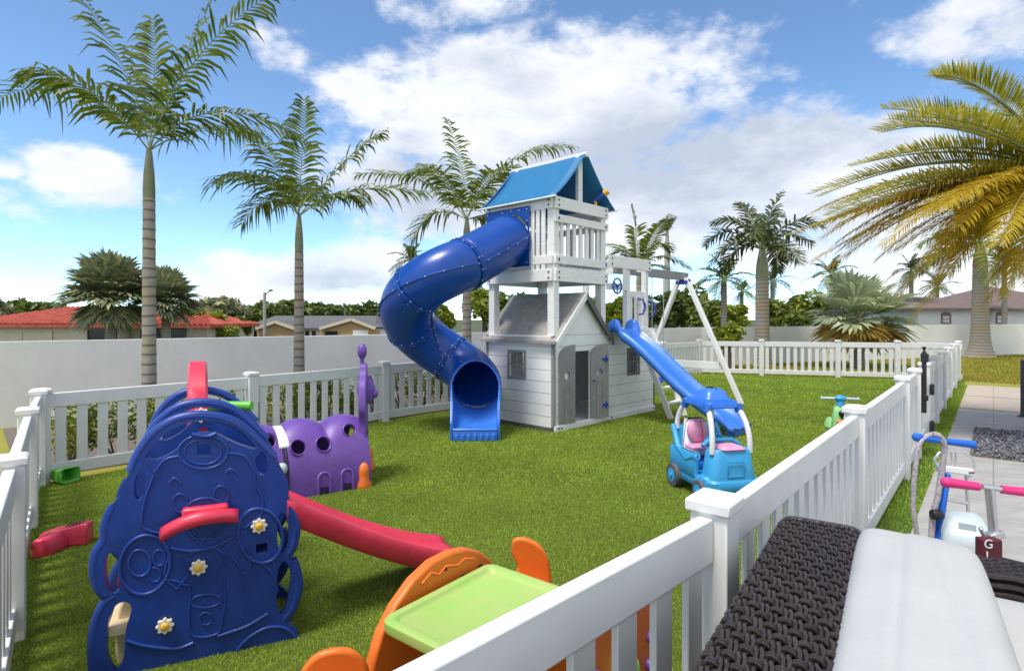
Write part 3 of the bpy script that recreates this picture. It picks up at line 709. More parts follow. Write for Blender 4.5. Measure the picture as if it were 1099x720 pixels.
for (u,vt,ru,y,m) in ((712,312,24,30,'leaf_dark'),(735,308,26,31,'leaf'),(760,322,22,29,'leaf'),(682,318,22,30,'leaf'),(662,322,18,29,'leaf_bright'),(785,325,18,28,'leaf_bright'),(838,322,24,30,'leaf'),(862,315,24,31,'leaf_bright'),(890,318,22,30,'leaf'),(630,320,20,29,'leaf'),(612,318,22,29,'leaf')):
    ptree('green tree in the thick row beyond the right wall', u, vt, 362, ru, y, m, 60+k, 'tree row beyond the right wall', 2400, .19); k += 1
ptree('leafy green shrub in front of the wall beside the swing frame', 779, 349, 378, 19, 18.6, 'leaf_bright', 77, None, 1300, .12, 0, 'leafy_shrub')
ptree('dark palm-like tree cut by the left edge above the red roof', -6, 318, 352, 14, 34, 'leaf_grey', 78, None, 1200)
# big dusty fan palms by the red roofed house
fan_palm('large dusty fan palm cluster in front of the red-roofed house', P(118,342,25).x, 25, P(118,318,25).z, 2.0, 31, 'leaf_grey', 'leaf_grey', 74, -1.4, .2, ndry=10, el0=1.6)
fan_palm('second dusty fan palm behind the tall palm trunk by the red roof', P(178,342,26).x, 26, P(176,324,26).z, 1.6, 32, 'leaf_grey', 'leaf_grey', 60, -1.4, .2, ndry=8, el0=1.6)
# distant feather palms
def far_palm(label, u, vtop, y, L_, seed, leaf='frond_dark', r=.11, group=None, nf=13, lean=0):
    loc_z[label] = -1.4
    return palm(label, (P(u,342,y).x, y), P(u,vtop,y).z, r*1.2, r, crown(nf, L_, seed, droop=.6), 26, L_*.24, L_*.034, leaf=leaf, shaft=.3, seed=seed, group=group, lean=lean)
far_palm('small dark palm left of the tube slide beyond the wall', 441, 279, 24, 1.15, 91)
far_palm('young palm with arching fronds left of the royal palm', 777, 300, 23, 1.75, 92, 'frond')
far_palm('small dark palm just left of the grey royal palm trunk', 796, 313, 34, 1.2, 93)
far_palm('dark palm just right of the grey royal palm trunk', 829, 302, 32, 1.5, 94)
far_palm('dark feather palm above the silver fan palm', 892, 294, 33, 1.7, 95)
far_palm('dark feather palm left of the brown-roofed house', 978, 290, 34, 1.6, 96)
far_palm('small palm above the brown roof', 1006, 308, 40, 1.6, 97, 'frond')
far_palm('dark palm right of the stout royal palm above the brown roof', 1078, 283, 30, 1.7, 98)
far_palm('tiny distant palm above the grey roof', 370, 330, 50, .7, 99, r=.08)
# low hedge behind the back fence
rs = random.Random(9); sh = None
import itertools
def shrub(x, y, s, seed):
    root = thing('hedge_shrub', 'low leafy shrub planted behind the picket fence', 'shrub', (x,y,0), 0, 'low shrubs behind the back fence')
    mb, L0 = crown_mesh((x,y,.34*s), (.36*s,.30*s,.33*s), 900, .034, seed, 12); mb.build('foliage', M['leaf_bright'] if seed % 3 else M['leaf'], root, fix=False)
    t = MB()
    for lc, lr in L0[:5]: t.tube([(x,y,0), V((x,y,.15))+lc*.4, V((x,y,.34*s))+lc], [.012,.009,.004], 5)
    t.build('stem', M['bark'], root)
pp = [V((-4.95,6.15,0)),V((-3.65,7.75,0)),V((-2.4,9.45,0)),V((-.9,11.2,0))]
i = 0
for a_, b_ in zip(pp, pp[1:]):
    m_ = 5
    for j in range(m_):
        p = a_.lerp(b_, (j+.5)/m_) + V((rs.uniform(-.08,.08), rs.uniform(-.08,.08), 0)); shrub(p.x, p.y, rs.uniform(.95,1.25), 200+i); i += 1
shrub(-5.6,5.6,1.1,231); shrub(-6.2,5.2,1.0,232)

# ================================================================== HOUSES, POLES
def hip(mb, x0, x1, y0, y1, z0, zr, ov=.3, hipx=None):
    x0 -= ov; x1 += ov; y0 -= ov; y1 += ov; h = (y1-y0)/2 if hipx is None else hipx; ym = (y0+y1)/2
    return mb.add([(x0,y0,z0),(x1,y0,z0),(x1,y1,z0),(x0,y1,z0),(x0+h,ym,zr),(x1-h,ym,zr),(x0,y0,z0-.12),(x1,y0,z0-.12),(x1,y1,z0-.12),(x0,y1,z0-.12)],
        [(0,1,5,4),(2,3,4,5),(1,2,5),(3,0,4),(0,6,7,1),(1,7,8,2),(2,8,9,3),(3,9,6,0),(6,9,8,7)])
def barrels(mb, x0, x1, y0, y1, z0, zr, ov=.3, hipx=None, step=.27):
    """rows of barrel tiles up the front slope and the two hips"""
    x0 -= ov; x1 += ov; y0 -= ov; y1 += ov; h = (y1-y0)/2 if hipx is None else hipx; ym = (y0+y1)/2
    x = x0 + .1
    while x < x1-.05:
        q = min(1, (x-x0)/h, (x1-x)/h)
        if q > .05: mb.tube([(x,y0,z0+.02),(x,y0+(ym-y0)*q,z0+(zr-z0)*q+.02)], .085, 6)
        x += step
    y = y0+.1
    while y < y1-.05:
        q = min(1,(y-y0)/(ym-y0),(y1-y)/(y1-ym))
        for xe, s_ in ((x0,1),(x1,-1)): mb.tube([(xe,y,z0+.02),(xe+s_*h*q,y,z0+(zr-z0)*q+.02)], .085, 6)
        y += step
def windowpart(root, x, y, z0, z1, w, fr, glass='dark_glass', depth=.06, arch=False):
    f = MB().box(x-w/2-.06,x+w/2+.06,y-depth,y,z0-.06,z0).box(x-w/2-.06,x+w/2+.06,y-depth,y,z1,z1+.06).box(x-w/2-.06,x-w/2,y-depth,y,z0,z1).box(x+w/2,x+w/2+.06,y-depth,y,z0,z1)
    f.box(x-w/2,x+w/2,y-depth*.8,y-.005,(z0+z1)/2-.02,(z0+z1)/2+.02)
    if arch: f.prism([(math.cos(t*math.pi/10)*(w/2+.06), math.sin(t*math.pi/10)*.16) for t in range(11)], (x,y-depth,z1+.06),(1,0,0),(0,0,1),(0,depth,0))
    fo = f.build('window', M[fr], root)
    MB().box(x-w/2,x+w/2,y-.02,y-.003,z0,z1).build('pane', M[glass], fo)
YA = 28.0; xa = lambda u: P(u,342,YA).x; za = lambda v: P(0,v,YA).z
h1 = thing('red_roof_house', 'cream house with a red barrel tile roof beyond the left wall', 'house', (xa(100),YA,-1.4))
MB().box(xa(-40),xa(128),YA,YA+7,-1.4,za(349)).build('wall', M['cream_wall'], h1)
MB().box(xa(128)+.01,xa(213),YA+.8,YA+6,-1.4,za(350)).build('wall', M['cream_wall'], h1)
for args in ((xa(-40),xa(126),YA,YA+7,za(349)+.02,za(329),.35,2.8),(xa(136),xa(213),YA+.8,YA+5.8,za(350)+.02,za(335),.3,1.6)):
    r_ = hip(MB(), *args).build('roof', M['tile_red'], h1)
    b_ = MB(); barrels(b_, *args); b_.build('barrel_tiles', M['tile_red'], r_, smooth=40)
windowpart(h1, xa(110), YA-.003, -.3, za(354), 1.3, 'darktrim'); windowpart(h1, xa(172), YA+.79, -.3, za(354), 1.5, 'darktrim')
windowpart(h1, xa(40), YA-.003, -.3, za(356), 1.4, 'cream_wall', 'cream_wall'); windowpart(h1, xa(150), YA+.79, -.3, za(354), .8, 'darktrim')
YB = 40.0; xb = lambda u: P(u,342,YB).x; zb_ = lambda v: P(0,v,YB).z
h2 = thing('grey_roof_house', 'tan and white ranch house with a long grey shingle roof', 'house', (xb(335),YB,-1.4))
MB().box(xb(266),xb(400),YB,YB+8,-1.4,zb_(352)).build('wall', M['white_wall'], h2)
hip(MB(), xb(263),xb(398),YB,YB+8,zb_(352)+.02,zb_(338.5),.3,.8).build('roof', M['shingle'], h2)
for (ua, ub, uc, va, vb) in ((284,324,304,353,346),(350,408,383,353,343.5)):
    g = MB().prism([(xb(ua),-1.4),(xb(ub),-1.4),(xb(ub),zb_(va)),(xb(uc),zb_(vb)),(xb(ua),zb_(va))],(0,YB-1.2,0),(1,0,0),(0,0,1),(0,1.19,0)).build('gable', M['tan_wall'], h2)
    for a_, b_ in ((ua,uc),(uc,ub)):
        za_, zbb = (zb_(va),zb_(vb)) if a_ == ua else (zb_(vb),zb_(va))
        MB().beam((xb(a_),YB-.1,za_+.08),(xb(b_),YB-.1,zbb+.08),2.6,.14).build('gable_roof', M['shingle'], g)
        MB().beam((xb(a_),YB-1.43,za_+.05),(xb(b_),YB-1.43,zbb+.05),.05,.2).build('fascia', M['cream_wall'], g)
for u in (268,274,330,337): windowpart(h2, xb(u), YB-.003, -.9, zb_(355), .3, 'white_wall')
MB().box(xb(384),xb(400),YB-1.25,YB-1.21,-1.4,zb_(354)).build('garage_door', M['white_wall'], h2)
MB().box(xb(355),xb(368),YB-1.24,YB-1.21,-1.4,zb_(355)).build('doorway', M['dark_glass'], h2)
YC = 32.0; xc = lambda u: P(u,342,YC).x; zc = lambda v: P(0,v,YC).z
h3 = thing('brown_roof_house', 'white house with a brown tile roof and arched windows at the right', 'house', (xc(1060),YC,-1.4))
MB().box(xc(985),xc(1062),YC,YC+8,-1.4,zc(331)).build('wall', M['white_wall'], h3)
MB().box(xc(1062)+.01,xc(1180),YC-.3,YC+8,-1.4,zc(332)).build('wall', M['white_wall'], h3)
hip(MB(), xc(982),xc(1066),YC,YC+7,zc(331)+.02,zc(316),.4,1.2).build('roof', M['brown_tile'], h3)
hip(MB(), xc(1064),xc(1180),YC-.3,YC+8,zc(332)+.03,zc(303),.4,3.4).build('roof', M['brown_tile'], h3)
windowpart(h3, xc(1015), YC-.003, zc(346), zc(339), .40, 'mauve', 'white_wall', arch=True); windowpart(h3, xc(1069), YC-.303, zc(346), zc(339), .44, 'mauve', 'white_wall', arch=True)
# tall flood light
yl = 30.0; q = P(716,342,yl)
lp = thing('flood_light_pole', 'very tall sports floodlight on a slim pole behind the swing frame', 'light pole', (q.x,yl,-1.4))
MB().tube([(q.x,yl,-1.4),(q.x,yl,P(0,270,yl).z),(q.x,yl,P(0,246,yl).z)],[.2,.14,.07],10,up=(1,0,0)).build('pole', M['concrete'], lp, smooth=60)
MB().tube([(q.x+.02,yl,P(0,290,yl).z),(q.x-.02,yl,P(0,232,yl).z)],.05,8,up=(1,0,0)).build('mast', M['lamp'], lp)
a_, b_ = P(712.5,246,yl), P(722,231,yl)
MB().beam(a_, b_, .5, .16, up=(0,-.6,.8)).build('lamp_head', M['lamp'], lp, bevel=.02)
for i in range(3):
    p = a_.lerp(b_, .2+.3*i); MB().beam(p+V((.03,-.1,-.08)), p+V((.07,-.2,-.11)), .22, .12).build('lens', M['dark_glass'], lp)
q = P(284,342,36)
sp = thing('street_light_pole', 'wooden utility pole with a small street light in front of the grey roof', 'street light', (q.x,36,-1.4))
MB().tube([(q.x,36,-1.4),(q.x,36,P(0,314,36).z)],[.12,.09],8,up=(1,0,0)).build('pole', M['concrete'], sp, smooth=60)
MB().tube([(q.x,36,P(0,318,36).z),P(287,314,36),P(290,312,36)],.03,6).build('arm', M['lamp'], sp)
MB().beam(P(289,312,36),P(292,311.5,36),.25,.12).build('lamp_head', M['lamp'], sp, bevel=.02)
MB().tube([(q.x,36,P(0,322,36).z),P(279,323,36)],.05,6).build('bracket', M['lamp'], sp)
# ================================================================== PLAYSET (local x along the front, y away, z up)
PA = V((.59, 8.2, 0)); PR = math.atan2(.724, .69)
ps = thing('playset', 'tall white wooden playset with blue tube slide, wave slide, grey playhouse and canopy', 'playset', PA, PR)
PM = FR[ps.name]
W_, D_ = 1.22, 1.26
def loc(mb):
    mb.v = [PM @ p for p in mb.v]; return mb
def pb(name, mb, m, par=None, **k): return loc(mb).build(name, M[m], par or ps, **k)
bolts = MB()
def bolt(x, y, z, ax): bolts.lathe([(.014,0),(.016,.004),(.012,.010),(.004,.012)], (x,y,z), 8, ax)
# posts of the tower: they run from the ground up through the playhouse roof
PX0, PX1, PY0, PY1 = .03, W_-.03, .03, D_-.03
for (x, y) in ((PX0,PY0),(PX1,PY0),(PX0,PY1),(PX1,PY1)):
    pb('post', MB().box(x-.06,x+.06,y-.06,y+.06,0,3.30), 'paintwood', bevel=.006)
def rail_ring(z0, z1, name='beam', t=.045, sides='FBLR'):
    o = .06
    if 'F' in sides: pb(name, MB().box(PX0-.07,PX1+.07,PY0-o-t,PY0-o-.002,z0,z1), 'paintwood', bevel=.005); [bolt(x,PY0-o-t,z,(0,-1,0)) for x in (PX0,PX1) for z in (z0+.05,z1-.05)]
    if 'B' in sides: pb(name, MB().box(PX0-.07,PX1+.07,PY1+o+.002,PY1+o+t,z0,z1), 'paintwood', bevel=.005)
    if 'L' in sides: pb(name, MB().box(PX0-o-t,PX0-o-.002,PY0-.055,PY1+.055,z0+.003,z1-.003), 'paintwood', bevel=.005); [bolt(PX0-o-t,y,z,(-1,0,0)) for y in (PY0,PY1) for z in (z0+.05,z1-.05)]
    if 'R' in sides: pb(name, MB().box(PX1+o+.002,PX1+o+t,PY0-.055,PY1+.055,z0+.003,z1-.003), 'paintwood', bevel=.005)
rail_ring(2.13, 2.31); rail_ring(3.16, 3.33)
rail_ring(2.38, 2.50, 'rail', sides='FBR'); rail_ring(2.97, 3.08, 'rail', sides='FBR')
pb('rail', MB().box(PX0-.105,PX0-.062,PY0-.055,.36,2.38,2.50), 'paintwood', bevel=.005)
dk = MB()
for i in range(9): dk.box(PX0-.055+i*.139, PX0-.055+i*.139+.132, PY0-.055, PY1+.055, 2.312, 2.35)
pb('deck', dk, 'paintwood', bevel=.004)
jo = MB()
for y in (.35,.65,.95): jo.box(PX0-.05,PX1+.05,y-.02,y+.02,2.2,2.31)
pb('joist', jo, 'paintwood')
for i in range(7):
    x = PX0 + .06 + (PX1-PX0-.12)*(i+.5)/7
    pb('baluster', MB().box(x-.035,x+.035,PY0-.055,PY0-.033,2.385,3.07), 'paintwood', bevel=.004)
    pb('baluster', MB().box(x-.035,x+.035,PY1+.033,PY1+.055,2.385,3.07), 'paintwood', bevel=.004)
for y in (.14,.24,.34): pb('baluster', MB().box(PX0-.10,PX0-.075,y-.033,y+.033,2.30,3.20), 'paintwood', bevel=.004)
for y in (.25,.45,.65,.85,1.05): pb('baluster', MB().box(PX1+.033,PX1+.055,y-.035,y+.035,2.385,3.07), 'paintwood', bevel=.004)
# canopy: a blue vinyl sheet over a ridge pole, open at both gables
xm = W_/2; ez, rz_ = 3.30, 4.06
for y in (PY0-.02, PY1+.02): pb('king_post', MB().box(xm-.05,xm+.05,y-.03,y+.03,3.18,rz_-.03), 'paintwood', bevel=.005)
pb('ridge_pole', MB().beam((xm,-.14,rz_-.03),(xm,D_+.14,rz_-.03),.05,.07), 'paintwood', bevel=.005)
cn = MB(); prof = []
for i in range(13):
    q = i/12; x = -.15 + (W_+.30)*q; a = 1-abs(2*q-1); z = ez + (rz_-ez)*(a**1.10) - .05*math.sin(math.pi*min(1, a))*.6
    prof.append((x, z))
rings = []
for j in range(9):
    y = -.13 + (D_+.26)*j/8; rings.append([(x, y + (.0 if 0 < j < 8 else 0), z - .012*math.sin(math.pi*j/8)) for x, z in prof])
cn.loft(rings, closed=False, caps=False)
pb('canopy', cn, 'canopy', smooth=25, solid=.006)
pb('gable_flap', MB().prism([(-.10,ez+.04),(W_+.10,ez+.04),(xm+.03,rz_-.05),(xm-.03,rz_-.05)], (0,D_+.05,0),(1,0,0),(0,0,1),(0,.006,0)), 'flap')
for x in (-.15, W_+.15): pb('canopy_pole', MB().tube([(x,-.17,ez),(x,D_+.17,ez)], .014, 8), 'paintwood', smooth=60)
# toy telescope on the rail
tl = MB().tube([(W_*.80,-.02,3.42),(W_*.86,-.16,3.52)], [.035,.045], 12); pb('telescope', tl, 'wheelblue', smooth=40)
pb('telescope_ring', MB().tube([(W_*.852,-.145,3.51),(W_*.872,-.20,3.55)], .05, 12).tube([(W_*.80,-.04,3.33),(W_*.80,-.02,3.42)], .022, 8), 'yellow', smooth=40)

# ---- playhouse: gabled half under the tower, flat half under the lower deck
L2 = 2.68
WZ, RZ = 1.36, 1.97
wt = .022
fr = MB().prism([(0,.04),(L2,.04),(L2,1.40),(W_,1.40),(W_-.001,WZ),(xm,RZ-.02),(0,WZ)], (0,-.045,0),(1,0,0),(0,0,1),(0,wt,0))
front = pb('front_wall', fr, 'siding')
door0, door1, dz = .40, .80, 1.12
wx0, wx1, wz0, wz1 = 1.88, 2.18, .70, 1.08
cut(front, loc(MB().box(door0,door1,-.2,.2,.07,dz).box(wx0,wx1,-.2,.2,wz0,wz1)), 30)
le = MB().box(-.045,-.045+wt,-.02,D_+.045,.04,WZ)
left = pb('side_wall', le, 'siding')
lw = (.52,.82,.74,1.10)   # y0,y1,z0,z1 of the side window
cut(left, loc(MB().box(-.3,.3,lw[0],lw[1],lw[2],lw[3])), 30)
pb('side_wall', MB().box(L2-wt,L2,-.02,D_+.045,.04,1.40), 'siding')
bw = pb('back_wall', MB().prism([(0,.04),(L2,.04),(L2,1.40),(W_,1.40),(W_-.001,WZ),(xm,RZ-.02),(0,WZ)], (0,D_+.045-wt,0),(1,0,0),(0,0,1),(0,wt,0)), 'siding')
cut(bw, loc(MB().box(.12,.42,D_-.1,D_+.2,.74,1.10).box(.75,1.05,D_-.1,D_+.2,.74,1.10).box(wx0,wx1,D_-.1,D_+.2,wz0,wz1)), 30)
# lap boards: shallow V joints standing between boards
jb = MB()
for k in range(1, 9):
    z = .04 + k*.165
    if z < WZ-.02:
        for (a_, b_) in (((0,door0-.03),(door1+.03,L2)) if z < dz else ((0,L2),)):
            segs = [(a_,b_)]
            if wz0-.05 < z < wz1+.05:
                segs = []
                for (p_, q_) in ((a_,b_),):
                    if p_ < wx0 and q_ > wx1: segs += [(p_,wx0-.04),(wx1+.04,q_)]
                    else: segs.append((p_,q_))
            for p_, q_ in segs: jb.box(p_+.01,q_-.01,-.0462,-.0455,z,z+.006)
        segs = [(-.01,D_+.03)] if not (lw[2]-.05 < z < lw[3]+.05) else [(-.01,lw[0]-.04),(lw[1]+.04,D_+.03)]
        for p_, q_ in segs: jb.box(-.0462,-.0455,p_,q_,z,z+.006)
    elif z < RZ-.1:
        h_ = (RZ-.02-z)/(RZ-WZ)*xm; jb.box(xm-h_+.03,xm+h_-.03,-.0462,-.0455,z,z+.006)
pb('board_joint', jb, 'greywood', front)
pb('floor', MB().box(.0,L2-.03,-.02,D_+.02,.03,.07), 'paintwood')
pb('base_board', MB().box(-.05,L2+.01,-.075,-.047,0,.085), 'paintwood', bevel=.004)
for x in (.03,.09,1.35,L2-.04): bolt(x,-.075,.045,(0,-1,0))
pb('base_board', MB().box(-.075,-.047,-.02,D_+.05,0,.06), 'darktrim')
pb('corner_trim', MB().box(-.055,-.035,-.062,-.0475,.087,WZ).box(-.062,-.0475,-.046,-.005,.063,WZ), 'greywood')
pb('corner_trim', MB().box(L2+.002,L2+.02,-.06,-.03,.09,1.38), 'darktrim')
pb('corner_trim', MB().box(-.062,-.0475,D_+.02,D_+.06,.063,WZ), 'greywood')
# roof boards, two slopes, overhanging
sl_ = (RZ-WZ)/xm
for s_ in (-1, 1):
    rb = MB(); nb = 5; x0_, x1_ = xm, (-.10 if s_ < 0 else W_+.10)
    for i in range(nb):
        xa_, xb_ = x0_+(x1_-x0_)*i/nb, x0_+(x1_-x0_)*(i+1)/nb
        g_ = .006*(1 if x1_ > x0_ else -1)
        za_, zb2 = RZ-abs(xa_-xm)*sl_, RZ-abs(xb_-g_-xm)*sl_
        rb.loft([[(xa_,y,za_),(xb_-g_,y,zb2),(xb_-g_,y,zb2+.022),(xa_,y,za_+.022)] for y in (-.12, D_+.12)])
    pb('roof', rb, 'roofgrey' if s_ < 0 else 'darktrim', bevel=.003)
    f_ = MB().loft([[(xm,y,RZ-.075),(x1_,y,RZ-abs(x1_-xm)*sl_-.075),(x1_,y,RZ-abs(x1_-xm)*sl_+.024),(xm,y,RZ+.024)] for y in (-.142,-.122)])
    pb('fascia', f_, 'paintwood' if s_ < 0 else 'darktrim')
pb('eave_board', MB().box(-.125,-.102,-.14,D_+.12,WZ-.115,WZ-.075), 'roofgrey')
# windows with grey frames and crossed bars
def pwin(name, u0, u1, z0, z1, side):
    w = MB(); t_ = .035
    def bx(a,b,c,d,o0,o1):
        if side == 'F': w.box(a,b,o0,o1,c,d)
        else: w.box(o0,o1,a,b,c,d)
    o0, o1 = -.060, -.0455
    bx(u0-t_,u1+t_,z1,z1+t_,o0,o1); bx(u0-t_,u1+t_,z0-t_,z0,o0,o1); bx(u0-t_,u0,z0,z1,o0,o1); bx(u1,u1+t_,z0,z1,o0,o1)
    um, zm_ = (u0+u1)/2, (z0+z1)/2
    bx(um-.012,um+.012,z0,z1,-.042,-.026); bx(u0,um-.012,zm_-.012,zm_+.012,-.042,-.026); bx(um+.012,u1,zm_-.012,zm_+.012,-.042,-.026)
    return pb(name, w, 'greywood' if side == 'L' else 'darktrim')
pwin('window', wx0,wx1,wz0,wz1,'F'); pwin('window', lw[0],lw[1],lw[2],lw[3],'L')
# two leaves of the door with arched tops, both folded open
def doorleaf(hx, hinge_right, ang, w):
    pts = []
    top_in, top_out = 1.22, 1.06
    n_ = 8
    pts = [(0,.09),(w,.09),(w,top_out)] + [(w*math.cos(t*math.pi/2/n_), top_out+(top_in-top_out)*math.sin(t*math.pi/2/n_)) for t in range(1,n_+1)]
    d = (math.cos(ang), math.sin(ang))
    mb = MB().prism(pts, (hx,-.066,0), (d[0],d[1],0), (0,0,1), (-d[1]*.025, d[0]*.025, 0))
    return mb, d
def leaf(hx, ang, w, flip, label=None):
    mb, d = doorleaf(hx, False, ang, w)
    if flip:   # high side of the arch at the hinge -> mirror it
        o_ = V((hx,-.066,0)); dd = V((d[0],d[1],0))
        mb.v = [p - dd*((p-o_).dot(dd)*2 - w) for p in mb.v]
    o = pb('door', mb, 'greywood')
    hc = V((hx,-.066,.78)) + V((d[0],d[1],0))*w*.5; ax = V((-d[1],d[0],0))
    cut(o, loc(MB().lathe([(.062,-.1),(.062,.1)], hc, 20, ax)), 30)
    gb = MB(); 
    for k in (.33,.66):
        p = V((hx,-.066,0)) + V((d[0],d[1],0))*w*k + ax*(-.0012)
        gb.beam(p+V((0,0,.12)), p+V((0,0,.66)), .005, .002, up=ax)
    pb('board_joint', gb, 'darktrim', o)
    for z in (.22,.98):
        p = V((hx,-.066,z)) + ax*(-.012); bt = MB().beam(p+V((d[0],d[1],0))*.02, p+V((d[0],d[1],0))*(w-.02), .02, .06, up=(0,0,1))
        if flip is False: pb('batten', bt, 'greywood', o, bevel=.003)
    return o, d, ax
o, d, ax = leaf(.05, R(-4), .34, True)
o2, d2_, ax2 = leaf(.80, R(-14), .36, True)
for z in (.28,.98):
    p = V((.80,-.066,z)) + V((d2_[0],d2_[1],0))*.30 - ax2*.008
    pb('hinge', MB().beam(p-V((d2_[0],d2_[1],0))*.07, p+V((d2_[0],d2_[1],0))*.05, .012,.03).beam(p+V((0,0,-.05)),p+V((0,0,.05)),.012,.03,up=ax2), 'wheelblue', o2)
p = V((.80,-.066,.66)) + V((d2_[0],d2_[1],0))*.06 - ax2*.012
pb('knob', MB().ball(p, .018, 10), 'wheelblue', o2, smooth=60)

# ---- lower deck beside the tower with its own posts and beam
ld = MB()
for i in range(10): ld.box(W_+.02+i*.146, W_+.02+i*.146+.14, -.03, D_+.03, 1.402, 1.435)
pb('deck', ld, 'paintwood', bevel=.004)
XM, XE = 1.86, 2.44
for (x, y) in ((XM,-.02),(XE,-.02),(XE,D_-.03)):
    pb('post', MB().box(x-.045,x+.045,y-.045,y+.045,1.437,2.60 if x == XE else 2.55), 'paintwood', bevel=.006)
pb('beam', MB().box(W_+.04,XE+.06,-.11,-.067,2.41,2.60), 'paintwood', bevel=.005)
for z in (2.46,2.55): bolt(XE,-.11,z,(0,-1,0)); bolt(W_+.09,-.11,z,(0,-1,0))
pb('beam', MB().box(W_+.08,XE+.05,D_-.01,D_+.033,2.41,2.58), 'paintwood', bevel=.005)
pb('beam', MB().box(XE+.048,XE+.09,.03,D_-.08,2.41,2.58), 'paintwood', bevel=.005)
pb('beam', MB().box(W_+.04,L2+.01,-.085,-.048,1.30,1.44), 'paintwood', bevel=.005)
for x in (W_+.08,W_+.14,L2-.05): bolt(x,-.085,1.34,(0,-1,0)); bolt(x,-.085,1.40,(0,-1,0))
pb('rail', MB().box(XM+.05,XE-.05,-.035,.0,1.96,2.06), 'paintwood', bevel=.004)
for x in (2.0,2.14,2.28): pb('baluster', MB().box(x-.03,x+.03,-.03,-.006,1.44,1.955), 'paintwood', bevel=.003)
for x in (1.42,1.60,1.78,2.0,2.2): pb('baluster', MB().box(x-.035,x+.035,D_-.03,D_-.005,1.44,2.0), 'paintwood', bevel=.003)
pb('rail', MB().box(W_+.03,XE-.05,D_-.002,D_+.03,1.95,2.05), 'paintwood', bevel=.004)
# toy steering wheel
wc = V((1.47,-.10,2.12)); wm = MB()
wm.tube([wc + V((math.cos(a*math.pi/12)*.12, 0, math.sin(a*math.pi/12)*.12)) for a in range(24)], .014, 8, closed=True, up=(0,1,0))
wm.ball(wc, .03, 10)
for k in range(3):
    a = .5+k*2.094; wm.tube([wc, wc+V((math.cos(a)*.12,0,math.sin(a)*.12))], .012, 6)
pb('steering_wheel', wm, 'wheelblue', smooth=50)
pb('wheel_board', MB().box(W_+.04,XM-.05,-.06,-.03,2.06,2.16), 'paintwood', bevel=.004)
# grab handles
def handle(x, z, s_=1):
    h_ = MB().tube([(x-.05,-.06,z+.13),(x-.01,-.13,z+.12),(x+.03,-.15,z),(x+.0,-.13,z-.12),(x-.03,-.06,z-.13)], .016, 8)
    for k in range(4): h_.ball(V((x+.03-abs(k-1.5)*.012,-.155,z-.06+k*.04)), .02, 8)
    pb('grab_handle', h_, 'handle', smooth=60)
handle(2.20,1.80); handle(2.53,1.76)
# ladder from the lower deck to the grass
fo = .62
for x in (2.06, 2.52): pb('ladder_rail', MB().beam((x,-.10,1.40),(x,-.10-fo,.0),.04,.09,up=(0,1,0)), 'paintwood', bevel=.004)
for k in range(1,6):
    z = k*.235; y = -.10-fo*(1-z/1.40)
    pb('rung', MB().box(2.085,2.495,y-.045,y+.045,z-.017,z+.017), 'paintwood', bevel=.004)
# swing frame: beam and A-legs
BZ = 2.38; AX = 4.28; BY = .22
pb('swing_beam', MB().box(XE-.55,AX+.16,BY-.045,BY+.045,BZ-.02,BZ+.13), 'greywood', bevel=.006)
for s_ in (-1, 1):
    pb('swing_leg', MB().beam((AX,BY+s_*.075,BZ+.02),(AX+.12,BY+s_*1.12,0),.075,.10,up=(1,0,0)), 'paintwood', bevel=.006)
pb('cross_brace', MB().beam((AX+.115,BY-.80,.70),(AX+.115,BY+.80,.70),.035,.14), 'paintwood', bevel=.005)
pb('bracket', MB().box(AX-.05,AX+.06,BY-.13,BY+.13,BZ-.10,BZ-.022).box(AX-.04,AX+.05,BY-.15,BY-.11,BZ-.14,BZ+.0), 'handle', bevel=.01)
pb('bolt', bolts, 'darkbolt', smooth=40)

# ---- wave slide
WS = .285
ws = MB(); n_ = 34; rings = []
def wz(t):      # height of the bed along the run
    q = t; return 1.40*(1-q)**1.0 + .10*q + .085*math.sin(2*math.pi*q*1.0+.25)*(1-q*.4) - .02
for i in range(n_+1):
    q = i/n_; y = -.06 - 2.0*q; x = 1.56
    z = max(.10, wz(q)) if q < .97 else .10
    if q < .1: z = 1.42 - .4*q*q*4
    sh = .105*(1 if q < .9 else max(.25, 1-(q-.9)*8)); 
    if q < .12: sh = .105 + .06*math.sin(math.pi*q/.12)
    pr = [(-WS,-.03),(-WS-.015,sh*.5),(-WS+.0,sh),(-WS+.035,sh+.012),(-WS+.06,sh*.8),(-WS+.085,.02),(-.10,.0),(-.03,.002),(-.015,.014),(.015,.014),(.03,.002),(.10,.0),(WS-.085,.02),(WS-.06,sh*.8),(WS-.035,sh+.012),(WS,sh),(WS+.015,sh*.5),(WS,-.03)]
    rings.append([(x+a, y, z+b) for a, b in pr])
ws.loft(rings, closed=False, caps=False)
pb('wave_slide', ws, 'wave', smooth=60, solid=.012)
sup = MB().box(1.56-.20,1.56+.20,-2.04,-1.90,0,.085)
sl_o = [c for c in ps.children if c.name.startswith('wave_slide')][0]
pb('slide_foot', sup, 'wave', sl_o, bevel=.01)

# ---- the tube slide, a clockwise spiral of bolted sections
TR = .355
tcen = .72
P0 = V((-.10, tcen, 2.80)); path = [(V((-.10-.95*i/10, tcen, 2.80-.46*i/10)), 0) for i in range(11)]
